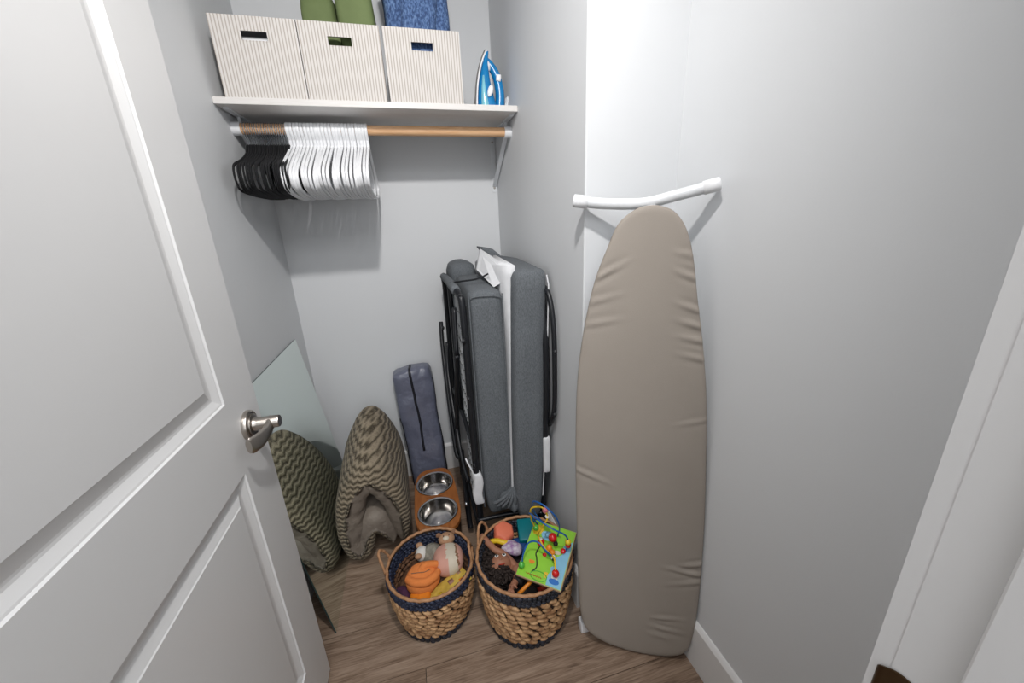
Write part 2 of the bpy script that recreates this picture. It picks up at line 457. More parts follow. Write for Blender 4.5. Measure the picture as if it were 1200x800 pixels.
# ---------------------------------------------------------------- door
def door():
    X = -.385; Y0, Y1, Z0, Z1 = .176, .936, .010, DT-.006; T = .035
    pan = [(.314, .799, .208, .820), (.314, .799, .978, 2.01)]
    b = MB()
    b.box((X-T, Y0, Z0), (X, pan[0][0], Z1)); b.box((X-T, pan[0][1], Z0), (X, Y1, Z1))
    zz = [Z0, pan[0][2], pan[0][3], pan[1][2], pan[1][3], Z1]
    for a, c in ((0, 1), (2, 3), (4, 5)): b.box((X-T, pan[0][0], zz[a]), (X, pan[0][1], zz[c]))
    d = b.build('door_1', 'door', smooth=False); struct(d)
    prof = [(0, 0), (.002, .0035), (.005, .0042), (.018, .0100), (.022, .0104), (.026, .0100), (.046, .0040), (.048, .0025), (.05, .0025)]
    for y0, y1, z0, z1 in pan:
        for sgn, xf in ((1, X), (-1, X-T)):
            b = MB(); rs = []
            for o, dp in prof:
                x = xf-sgn*dp
                rs.append([(x, y0+o, z0+o), (x, y1-o, z0+o), (x, y1-o, z1-o), (x, y0+o, z1-o)])
            b.rings(rs, caps=False); k = len(b.v); b.add(rs[-1], [(0, 1, 2, 3)])
            if sgn > 0: b.build('door_panel', 'door', d, smooth=False)
            else: b.build('door_panel', 'door', d, smooth=False)
    for zc in (.25, 1.1, 1.9):
        MB().lathe([(0, zc-.045), (.006, zc-.045), (.006, zc+.045), (0, zc+.045)], 12, (X+.004, Y0-.006, 0)).build('hinge', 'nickel', d)
    # lever handle
    C = Vector((X, .863, .898)); rot = Matrix.Rotation(PI/2, 3, 'Y')
    hd = MB().lathe([(0, 0), (.033, 0), (.0335, .004), (.032, .009), (.029, .0105), (.0285, .009), (.024, .009), (.0235, .013), (.020, .014), (.0155, .014), (.0145, .018), (.0135, .022), (.0135, .060), (.0125, .0635), (0, .0635)], 40, C, axis=rot)
    h = hd.build('door_handle', 'nickel', d)
    # lever: flattened curved grip sweeping toward the hinge side
    ctr = spline([(X+.045, .868, .899), (X+.045, .852, .894), (X+.043, .834, .888), (X+.038, .815, .884), (X+.031, .797, .884), (X+.026, .786, .886)], 6)
    rs = []
    n = len(ctr)
    for i, c in enumerate(ctr):
        t = i/(n-1); hz = (.0125+.0060*min(1, t*1.5))*(1 if t < .93 else .85); hx = .0100*(1-.45*min(1, t*1.6))
        rs.append([c+Vector((hx*math.cos(a), 0, hz*math.sin(a))) for a in [2*PI*j/16 for j in range(16)]])
    MB().rings(rs).build('lever', 'nickel', h)
    for o in h.children: o.parent = h
    b = MB().rings([[(X+.0152, .863+.004*math.cos(a)*k+.0, .876+.004*math.sin(a)*k) for a in [2*PI*j/12 for j in range(12)]] for k in (1, .6)])
    b.build('lock_pin', 'black_metal', h)
    b = MB(); b.box((X-.03, Y1-.0005, .87), (X-.006, Y1+.001, .925)); b.build('latch_plate', 'nickel', d, smooth=False)
door()

# ---------------------------------------------------------------- shelf, brackets, rod
ZS = 1.668
sh = bev(MB().box((XL+.001, 1.467, ZS), (XR-.001, YB-.001, ZS+.019)).build('closet_shelf', 'shelf', smooth=False), .0015, 2)
tag(sh, 'white laminate shelf board spanning the closet alcove above the wooden rod', 'shelf')
def bracket(x, label):
    r = empty('shelf_bracket', (x, YB, ZS-.2)); tag(r, label, 'bracket', 'shelf brackets')
    b = MB(); b.box((x-.011, YB-.003, 1.430), (x+.011, YB, ZS)); bev(b.build('wall_plate', 'white_metal', r, smooth=False), .001)
    b = MB(); b.box((x-.008, 1.50, ZS-.005), (x+.008, YB, ZS)); b.build('shelf_arm', 'white_metal', r, smooth=False)
    b = MB(); p0, p1 = Vector((x, 1.60, ZS-.05)), Vector((x, YB-.004, 1.455))
    n = Vector((0, .55, .83)).normalized()
    b.rings([[p+Vector((sx*.008, 0, 0))+n*sn for sx, sn in ((-1, -.003), (1, -.003), (1, .003), (-1, .003))] for p in (p0, p1)])
    b.build('diagonal_brace', 'white_metal', r, smooth=False)
    b = MB(); b.box((x-.004, 1.594, ZS-.055), (x+.004, 1.604, ZS)); b.build('rod_hook', 'white_metal', r, smooth=False)
    for z in (1.448, ZS-.03):
        MB().ell((x, YB-.004, z), (.005, .002, .005), 12, 6).build('screw', 'nickel', r)
bracket(XR-.014, 'white metal shelf bracket at the right end under the shelf')
bracket(XL+.02, 'white metal shelf bracket at the left end behind the hangers')
def rod():
    r = empty('closet_rod', (0, 1.58, 1.625)); tag(r, 'round natural wood closet rod under the white shelf', 'rod')
    rot = Matrix.Rotation(PI/2, 3, 'Y')
    MB().lathe([(0, XL+.006), (.0165, XL+.006), (.0165, XR-.006), (0, XR-.006)], 24, (0, 1.58, 1.625), axis=rot).build('rod_pole', 'rod_wood', r)
    for x0, x1 in ((XL, XL+.026), (XR-.026, XR)):
        MB().lathe([(0, x0), (.0205, x0), (.0205, x1-.001), (.0195, x1), (.0168, x1)] if x0 < 0 else [(.0168, x0), (.0195, x0), (.0205, x0+.001), (.0205, x1), (0, x1)], 24, (0, 1.58, 1.625), axis=rot).build('end_socket', 'white_plastic', r)
rod()

# ---------------------------------------------------------------- hangers
ORD = ['first', 'second', 'third', 'fourth', 'fifth', 'sixth', 'seventh', 'eighth', 'ninth', 'tenth', 'eleventh', 'twelfth', 'thirteenth',
       'fourteenth', 'fifteenth', 'sixteenth', 'seventeenth', 'eighteenth', 'nineteenth', 'twentieth', 'twenty-first', 'twenty-second', 'twenty-third', 'twenty-fourth']
def hanger_protos():
    # local frame: hook over the rod axis at origin, hanger in the YZ plane
    def hook(r, rr, z0):
        pts = [(0, -rr*math.sin(a)*1.0, rr*math.cos(a)) for a in [(-130+i*18)*PI/180 for i in range(13)]]
        pts = [(0, rr*math.sin(a), rr*math.cos(a)) for a in [math.radians(x) for x in range(142, -95, -18)]]
        pts += [(0, -rr*.9, -rr*.35), (0, -rr*.55, -rr*1.0), (0, -.001, -rr*1.45), (0, 0, z0)]
        return pts
    # white: moulded thick hook and slim curved body
    w = bpy.data.objects.new('clothes_hanger', None); COL.objects.link(w)
    b = MB(); b.tube(hook(.0036, .0205, -.06), .0034, 12, flat=1.58, sq=.45)
    b.build('hook', 'white_plastic', w)
    b = MB()
    body = [(0, 0, -.052), (0, .018, -.060), (0, .06, -.082), (0, .12, -.112), (0, .17, -.140), (0, .190, -.158), (0, .194, -.172), (0, .186, -.190), (0, .165, -.202),
            (0, .08, -.214), (0, 0, -.217), (0, -.08, -.214), (0, -.165, -.202), (0, -.186, -.190), (0, -.194, -.172), (0, -.190, -.158), (0, -.17, -.140), (0, -.12, -.112), (0, -.06, -.082), (0, -.018, -.060)]
    b.tube(spline(body, 2, True), .0040, 8, closed=True, flat=1.22, sq=.6)
    b.rings([[(sx*.0040, y, z) for y, z in ((-.012, -.050), (.012, -.050), (.030, -.068), (-.030, -.068))] for sx in (-1, 1)])
    b.build('hanger_body', 'white_plastic', w)
    k = bpy.data.objects.new('clothes_hanger', None); COL.objects.link(k)
    b = MB(); b.tube(hook(.0015, .020, -.055), .0014, 6); b.build('hook', 'hook_metal', k)
    b = MB()
    body = [(0, 0, -.050), (0, .022, -.054), (0, .040, -.078), (0, .10, -.106), (0, .165, -.126), (0, .188, -.138), (0, .196, -.160), (0, .190, -.188), (0, .165, -.202),
            (0, .08, -.206), (0, 0, -.207), (0, -.08, -.206), (0, -.165, -.202), (0, -.190, -.188), (0, -.196, -.160), (0, -.188, -.138), (0, -.165, -.126), (0, -.10, -.106), (0, -.040, -.078), (0, -.022, -.054)]
    b.tube(spline(body, 2, True), .0050, 8, closed=True, flat=.56)
    b.rings([[(sx*.0024, y, z) for y, z in ((-.02, -.055), (.02, -.055), (.038, -.08), (-.038, -.08))] for sx in (-1, 1)])
    b.build('hanger_body', 'black_flock', k)
    return w, k
def hangers():
    w, k = hanger_protos(); used = {id(w): False, id(k): False}
    def place(pr, first, x, yaw, tilt, label, grp, dy):
        if first: o = pr; kids = list(pr.children)
        else:
            o = pr.copy(); COL.objects.link(o)
            for ch in pr.children:
                c = ch.copy(); COL.objects.link(c); c.parent = o
        o.location = (x, 1.58+dy, 1.6225 if pr is w else 1.6225); o.rotation_euler = (tilt, 0, yaw)
        tag(o, label, 'hanger', grp)
    nb, nw = 20, 24
    for i in range(nb):
        x = -.474+i*.0066
        place(k, i == 0, x, math.radians(3.0+(i*.1)+random.uniform(-1.2, 1.2)) if i else 0.02, random.uniform(-.015, .015),
              ORD[i]+' black hanger with a metal hook, counted from the left wall', 'black hangers at the left end of the rod', 0)
    for i in range(nw):
        x = -.345+i*.0109+random.uniform(-.0007, .0007)
        place(w, i == 0, x, math.radians(random.uniform(-1.0, 1.2)), random.uniform(-.035, .035),
              ORD[i]+' white plastic hanger, counted from the black ones rightward', 'white hangers on the rod', random.uniform(-.001, .001))
hangers()

# ---------------------------------------------------------------- storage bins and what is in them
ZT = ZS+.0195
def bin_(x0, x1, y0, label, rz=0, inner=.9):
    d = .30; h = .208; w = x1-x0
    r = empty('storage_bin', ((x0+x1)/2, y0+d/2, ZT)); r.rotation_euler = (0, 0, rz); tag(r, label, 'bin', 'striped storage bins')
    t = .004; cx = -.002; cw = .034; cz0, cz1 = .148, .171
    def P(b, name, m='stripe'):
        o = b.build(name, m, None, smooth=False); o.parent = r; o.location = (0, 0, 0); return o
    def taper(o):
        return o
    b = MB()  # front with the grip cut-out
    b.box((-w/2, -d/2, 0), (w/2, -d/2+t, cz0)); b.box((-w/2, -d/2, cz1), (w/2, -d/2+t, h))
    b.box((-w/2, -d/2, cz0), (cx-cw, -d/2+t, cz1)); b.box((cx+cw, -d/2, cz0), (w/2, -d/2+t, cz1))
    P(b, 'front_panel')
    b = MB(); rs = []
    ho = .0022
    for (e, yy) in ((0, -d/2-.0006), (ho, -d/2-.0006), (ho, -d/2+t+.0006), (0, -d/2+t+.0006)):
        rs.append([(cx-cw-e, yy, cz0-e), (cx+cw+e, yy, cz0-e), (cx+cw+e, yy, cz1+e), (cx-cw-e, yy, cz1+e)])
    b.rings(rs, loop=True, caps=False); P(b, 'grip_edge', 'stripe')
    P(MB().box((-w/2, d/2-t, 0), (w/2, d/2, h)), 'back_panel')
    P(MB().box((-w/2, -d/2+t, 0), (-w/2+t, d/2-t, h)), 'side_panel'); P(MB().box((w/2-t, -d/2+t, 0), (w/2, d/2-t, h)), 'side_panel')
    P(MB().box((-w/2+t, -d/2+t, 0), (w/2-t, d/2-t, .004)), 'bottom_panel')
    return r
bin_(-.474, -.2465, 1.474, 'striped fabric bin at the left end of the shelf, dark gap in its grip')
bin_(-.2435, -.0085, 1.474, 'striped fabric bin in the middle with green cushions inside')
bin_(.0015, .243, 1.474, 'striped fabric bin at the right holding a blue knit', rz=.0)

def pillowy(name, m, c, size, rot, label, cat, amp=.006, group=None, seed=0, e=.55):
    b = MB(); R = Matrix.Rotation(rot[2], 3, 'Z') @ Matrix.Rotation(rot[1], 3, 'Y') @ Matrix.Rotation(rot[0], 3, 'X')
    b.ell((0, 0, 0), size, 40, 26, e=e)
    for i, v in enumerate(b.v):
        q = Vector((v.x/size[0], v.y/size[1], v.z/size[2]))
        n = noise.noise(Vector((v.x*14+seed, v.y*14, v.z*14)))*amp+noise.noise(Vector((v.x*40+seed, v.y*40, v.z*16)))*amp*.4
        b.v[i] = R @ (v+q*n)
    o = b.build(name, m, None, sharp=False); o.location = c
    tag(o, label, cat, group); return o
# green cushions
pillowy('green_cushion', 'green_cloth', (-.178, 1.62, ZT+.163), (.054, .075, .157), (0, -.07, 0), 'smaller green cushion at the left of the middle bin', 'cushion', .008, seed=3, e=.34)
pillowy('green_cushion', 'green_cloth', (-.072, 1.60, ZT+.203), (.056, .09, .197), (0, -.05, 0), 'larger green cushion at the right of the middle bin', 'cushion', .008, seed=9, e=.34)
# blue knit: folded, draped over the bin
def knit():
    b = MB(); n = 150; rs = []
    for i in range(23):
        t = i/22; z = -.17+.44*t
        k = 1.0-.06*math.sin(PI*t)
        ring = []
        for j in range(n):
            a = 2*PI*j/n
            fx, fy = .104*k, .105*k
            c_, s_ = math.cos(a), math.sin(a)
            x = math.copysign(abs(c_)**.5, c_)*fx; y = math.copysign(abs(s_)**.5, s_)*fy
            fold = .026*(abs(math.sin(x*52+.7*math.sin(t*6)))**.5-.5)*(1 if t > .44 else .2) if abs(s_) > .35 else 0
            fold += .010*noise.noise(Vector((x*16, y*16, t*3)))
            ln = math.hypot(x, y) or 1
            ring.append((x*(1+fold/ln)-.02*max(0, t-.6), y*(1+fold/ln), z))
        rs.append(ring)
    for q in (.8, .4): rs.append([(x*q, y*q, z+.012) for x, y, z in rs[22]])
    b.rings(rs)
    o = b.build('knit_blanket', 'knit', None, sharp=False); o.location = (.118, 1.60, ZT+.176)
    return tag(o, 'blue marled knit blanket rising in folds from the right bin', 'blanket')
knit()
bx = bev(MB().box((-.085, -.01, -.08), (.085, .01, .08)).build('white_carton', 'white_plastic', smooth=False), .002)
bx.location = (-.36, 1.512, ZT+.087)
dk = MB().ell((0, 0, 0), (.10, .06, .10), 28, 16, e=.4).build('bin_shade_filler', 'bag_dark', sharp=False); dk.location = (-.36, 1.59, ZT+.105)  # invented dark lump standing in for the shade inside the bin
tag(dk, 'dark filler added as the shade behind the white carton in the left bin', 'shade filler'); tag(bx, 'flat white carton seen through the grip of the left bin', 'box')

# ---------------------------------------------------------------- iron
def iron():
    O = Vector((.345, 1.575, ZT))
    r = empty('clothes_iron', O); tag(r, 'blue steam iron standing on its heel at the shelf right end', 'iron')
    r.rotation_euler = (0, 0, -.12)
    def P(b, name, m, par=None):
        o = b.build(name, m, None, sharp=True); o.parent = par or r; o.location = (0, 0, 0); return o
    H = .20
    def wid(t): return .046*max(0.0, (1-t**2.4))**.75+.0012    # half width against height t
    def back(t): return -.046+.010*t+.040*t**2.6                # x of the soleplate
    N = 18
    def loft(d0, d1, shrink, pw=.75, top=1.0):
        b = MB(); rs = []
        for i in range(N+1):
            t = top*(i/N); w = wid(min(1, t))*shrink; x0 = back(t)+d0; x1 = back(t)+d1(t)
            ring = []
            for j in range(20):
                a = 2*PI*j/20; c_, s_ = math.cos(a), math.sin(a)
                ring.append(((x0+x1)/2+(x1-x0)/2*math.copysign(abs(c_)**pw, c_), w*math.copysign(abs(s_)**pw, s_), t*H))
            rs.append(ring)
        b.rings(rs); return b
    P(loft(-.002, lambda t: .003, 1.03, .4), 'soleplate', 'steel')
    P(loft(.0028, lambda t: .010, 1.0, .4, .985), 'skirt', 'white_plastic')
    P(loft(.008, lambda t: .088-.074*t**1.0, .90, .7, .97), 'body_shell', 'iron_blue')
    P(loft(.018, lambda t: .062-.034*t/.55, 1.0, .7, .55), 'water_tank', 'iron_tank')
    # handle arc on the right
    b = MB(); pts = spline([(.000, 0, .168), (.020, 0, .152), (.040, 0, .120), (.050, 0, .075), (.050, 0, .035), (.044, 0, .004)], 6)
    n = len(pts); b.tube(pts, [.013+.006*(i/n) for i in range(n)], 14); P(b, 'handle', 'iron_blue')
    b = MB(); b.rbox((.050, .05, .012), .005, (2, 2, 2), c=(.034, 0, .006)); P(b, 'heel', 'iron_blue')
    b = MB(); b.ell((.004, -.006, .150), (.016, .016, .022), 16, 10, Matrix.Rotation(-.5, 3, 'Y')); P(b, 'steam_nose', 'white_plastic')
    b = MB(); b.rbox((.018, .022, .022), .004, (2, 2, 2), c=(.047, -.010, .108), rot=Matrix.Rotation(.15, 3, 'Y')); P(b, 'steam_button', 'white_plastic')
    b = MB(); b.ell((.012, -.043, .060), (.010, .007, .020), 16, 10, Matrix.Rotation(.35, 3, 'Y')); P(b, 'temperature_dial', 'white_plastic')
    b = MB(); pts = []
    for i in range(60):
        a = i/60*2*PI*3.2
        pts.append((.080+.006*math.cos(a)+.0012*(i % 7), .03+.012*math.sin(a*.5), .032+.026*math.sin(a)))
    b.tube(spline([(.045, .0, .012), (.058, .012, .02)]+pts[::3], 4), .0028, 8); P(b, 'power_cord', 'white_plastic')
iron()

# ---------------------------------------------------------------- leaning mirror
def mirror():
    A = Vector((-.386, 0, .0015)); T = Vector((-.503, 0, .872)); u = (T-A).normalized(); n = Vector((u.z, 0, -u.x)); L = .872
    Y0, Y1 = 1.054, 1.702; th = .006
    r = empty('leaning_mirror', (-.39, 1.37, 0)); tag(r, 'frameless mirror leaning low against the left wall behind the door', 'mirror')
    def q(s, y, d): p = A+u*s; return (p.x-n.x*d, y, p.z-n.z*d)
    def slab(d0, d1, e):
        return [q(e, Y0+e, d0), q(e, Y1-e, d0), q(L-e, Y1-e, d0), q(L-e, Y0+e, d0), q(e, Y0+e, d1), q(e, Y1-e, d1), q(L-e, Y1-e, d1), q(L-e, Y0+e, d1)]
    v = slab(0, th*.7, 0)
    b = MB(); b.add(v, [(3, 2, 1, 0)], 0); b.add(v, [(0, 1, 5, 4), (1, 2, 6, 5), (2, 3, 7, 6), (3, 0, 4, 7), (4, 5, 6, 7)], 1)
    b.build('glass', ['mirror', 'mirror_edge'], r, smooth=False)
    v = slab(th*.7, th, .002)
    MB().add(v, [(3, 2, 1, 0), (0, 1, 5, 4), (1, 2, 6, 5), (2, 3, 7, 6), (3, 0, 4, 7), (4, 5, 6, 7)]).build('backing', 'mirror_back', r, smooth=False)
mirror()

# ---------------------------------------------------------------- folded chevron cushion
def folded_cushion():
    ctr = spline([(1.04, .17, 0), (1.12, .34, 0), (1.04, .62, 0), (.62, .80, 0), (.10, .90, 0), (-.42, .84, 0), (-.92, .66, 0), (-1.08, .42, 0), (-.92, .20, 0), (-.60, .15, 0), (-.16, .35, 0), (.20, .33, 0), (.62, .17, 0)], 9)
    ns = len(ctr); nb = 30; cols = []
    outer, inner = [], []
    for k in range(nb+1):
        b = (k/nb)**1.35                      # 0 front .. 1 back, finer toward the front
        bb = 2*b-1
        H = .43+.125*b**.8; W = .098*(1-.16*b); Y = 1.285+.43*b
        ro, ri = [], []
        for i, p in enumerate(ctr):
            s = i/(ns-1); ss = 2*s-1
            t = ctr[min(i+1, ns-1)]-ctr[max(i-1, 0)]; t = Vector((t.x*W, t.y*H, 0)).normalized(); nrm = Vector((t.y, -t.x, 0))
            pf = (max(0, 1-abs(ss)**5)**.5)*(max(0, 1-abs(bb)**(9 if b < .5 else 3))**.5)
            fl = min(1, max(0, (s-.72)/.1))                     # the part folded under is thinner
            tho = .044*pf*(.86 if b < .02 else 1)*(1-.35*fl)+.0015; thi = .066*pf*(1+.2*fl)+.0015
            c = Vector((p.x*W*(1-.20*(1-b)*(1-fl)*p.y**1.5), p.y*H, 0))
            wr = .003*noise.noise(Vector((c.x*30, c.y*30, b*6)))
            o = c+nrm*(tho+wr)
            pl = .0035*math.sin(s*95+noise.noise(Vector((s*9, b*4, 0)))*5)*(max(0, 1-b*2.2))*(1-abs(ss)**4)
            q = c-nrm*(thi+pl)
            yo = Y+.03*abs(ss)**2*(1 if b < .5 else -1)*abs(bb)**2
            ro.append((o.x, yo, max(.004, o.y))); ri.append((q.x, yo, max(.006, q.y)))
        outer.append(ro); inner.append(ri)
    return outer, inner, ns, nb
def build_cushion():
    outer, inner, ns, nb = folded_cushion()
    X0 = -.257
    m = MB()
    # curve the front edge so it is rounded: rings follow s, columns follow b
    def grid(g, flip, mi):
        vs = [(x+X0, y, z) for row in g for x, y, z in row]; fs = []
        for k in range(nb):
            for i in range(ns-1):
                a = k*ns+i; f = (a, a+1, a+ns+1, a+ns)
                fs.append(f if flip else f[::-1])
        m.add(vs, fs, mi)
    grid(outer, True, 0); off = len(m.v); grid(inner, False, 1)
    # stitch borders
    loop = [(0, i) for i in range(ns)]+[(k, ns-1) for k in range(1, nb+1)]+[(nb, i) for i in range(ns-2, -1, -1)]+[(k, 0) for k in range(nb-1, 0, -1)]
    for a, b in zip(loop, loop[1:]+loop[:1]):
        ia, ib = a[0]*ns+a[1], b[0]*ns+b[1]
        m.f.append((ia, ib, off+ib, off+ia)); m.mi.append(0)
    o = m.build('chevron_cushion', ['chevron', 'taupe'], None, sharp=False)
    tag(o, 'folded brown chevron fleece cushion with smooth taupe back, against the mirror', 'cushion')
    sub(o, 1)
build_cushion()

# ---------------------------------------------------------------- zipped nylon bag
def bag():
    r = empty('zipped_bag', (-.04, 1.76, 0)); tag(r, 'tall blue-grey nylon bag with black zip standing in the back corner', 'bag')
    W, D, Hh = .188, .115, .655
    def fn(p):
        t = (p.z+Hh/2)/Hh
        w = 1.0-.10*(1-t)-.12*max(0, t-.85)/.15*.5
        x = p.x*w-.030*t+.0
        y = p.y*(1-.15*t)+.012*t
        n = noise.noise(Vector((p.x*9, p.y*9, p.z*7)))*.010+noise.noise(Vector((p.x*30, p.y*30, p.z*18)))*.004
        q = Vector((x, y, 0)); 
        if abs(p.y) > D*.3 or abs(p.x) > W*.3:
            y += n*(1 if p.y > 0 else -1); x += n*(1 if p.x > 0 else -1)*.6
        z = p.z-(.022 if p.x < -.02 else 0)*max(0, t-.8)*4*abs(p.x)/.08
        return Vector((x, y, z))
    c = Vector((-.025, 1.758, Hh/2+.002))
    b = MB(); b.rbox((W, D, Hh), .03, (12, 8, 34), fn=fn, c=c); b.build('bag_body', 'bag', r, sharp=False)
    # zip strip along front then over the top
    pts = []
    for i in range(26):
        z = Hh/2-.012-.42*(1-i/25); p = fn(Vector((-.005, -D/2, z))); pts.append(c+p+Vector((0, -.0015, 0)))
    for yy in (-.04, -.02, 0, .02):
        p = fn(Vector((-.005, yy, Hh/2))); pts.append(c+p+Vector((0, 0, .0015)))
    rs = []
    for p in pts:
        rs.append([p+Vector((-.0055, 0, 0)), p+Vector((0, -.002, .001)), p+Vector((.0055, 0, 0)), p+Vector((0, .002, -.001))])
    MB().rings(rs).build('zip', 'bag_dark', r, sharp=False)
    for sx in (-1, 1):
        pts = [c+fn(Vector((sx*W/2*.97, -D/2*.55, -Hh/2+.02+(Hh-.08)*i/24))) for i in range(25)]
        if sx > 0: MB().tube(pts, [.008]*8+[.008-.0045*min(1, i/6) for i in range(17)], 6).build('side_trim', 'bag_dark', r, sharp=False)
        else: MB().tube(pts[:17], .005, 6).build('side_trim', 'bag_dark', r, sharp=False)
bag()

# ---------------------------------------------------------------- raised bowl stand and bowls
def bowl_stand():
    zt = .15; cx, cy = -.010, 1.44; w0, w1, l = .088, .098, .205     # half widths back, front, half length
    r = empty('bowl_stand', (cx, cy, 0)); tag(r, 'raised orange-brown wooden stand for two pet bowls', 'pet bowl stand')
    def outline(k=1.0, z=zt):
        pts = []; n = 48
        for i in range(n):
            a = 2*PI*i/n; c_, s_ = math.cos(a), math.sin(a)
            x = math.copysign(abs(c_)**.55, c_); y = math.copysign(abs(s_)**.55, s_)
            w = (w0+w1)/2+(w0-w1)/2*y
            pts.append((cx+x*w*k, cy+y*l*k, z))
        return pts
    holes = [(cx, cy+.093, .076), (cx, cy-.093, .076)]
    # top plate with two round openings, each half of the plate is a ring sector patch
    b = MB()
    for sgn, (hx, hy, hr) in zip((1, -1), holes):
        n = 48; ring_in, ring_out = [], []
        for i in range(n):
            a = 2*PI*i/n; d = Vector((math.cos(a), math.sin(a)))
            ring_in.append((hx+hr*d.x, hy+hr*d.y))
            # march out to plate outline or the centre line
            t = hr
            while t < .3:
                px, py = hx+d.x*t, hy+d.y*t
                yy = (py-cy)/l; w = (w0+w1)/2+(w0-w1)/2*max(-1, min(1, yy)); xx = abs((px-cx)/w)
                if xx**(1/.275)+abs(yy)**(1/.275) > 1 or sgn*(py-cy) < 0: break
                t += .0008
            ring_out.append((hx+d.x*t, hy+d.y*t))
        for z, fl in ((zt, 0), (zt-.015, 1)):
            vs = [(x, y, z) for x, y in ring_in]+[(x, y, z) for x, y in ring_out]
            b.add(vs, [((j, (j+1) % n, n+(j+1) % n, n+j) if fl else (j, n+j, n+(j+1) % n, (j+1) % n)) for j in range(n)])
        b.rings([[(x, y, z) for x, y in ring_in] for z in (zt, zt-.015)], caps=False)
    b.rings([outline(1, zt-.015), outline(1, zt-.002), outline(.995, zt)], caps=False)
    b.build('top_plate', 'stand_wood', r)
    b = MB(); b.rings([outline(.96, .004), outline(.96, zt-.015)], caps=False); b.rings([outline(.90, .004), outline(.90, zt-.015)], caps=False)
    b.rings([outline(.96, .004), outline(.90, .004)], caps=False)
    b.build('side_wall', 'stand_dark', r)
    for sx in (-1, 1):
        for sy in (-1, 1):
            MB().lathe([(0, 0), (.009, 0), (.009, .005), (0, .005)], 12, (cx+sx*.06, cy+sy*.16, 0)).build('foot', 'bag_dark', r)
    for lab, (hx, hy, hr) in zip(('steel pet bowl in the rear opening of the wooden stand', 'steel pet bowl in the front opening of the wooden stand'), holes):
        prof = [(0, -.050), (.052, -.050), (.060, -.046), (.071, -.012), (.0745, .0015), (.079, .0035), (.083, .0028), (.0845, .0008), (.083, -.0004), (.0755, -.0004), (.0725, -.012), (.0615, -.0485), (.053, -.0525), (0, -.0525)]
        b = MB().lathe([(max(rr, .0001), z) for rr, z in prof], 48, (0, 0, 0)); o = b.build('pet_bowl', 'steel'); o.location = (hx, hy, zt+.001)
        tag(o, lab, 'bowl', 'steel pet bowls')
bowl_stand()

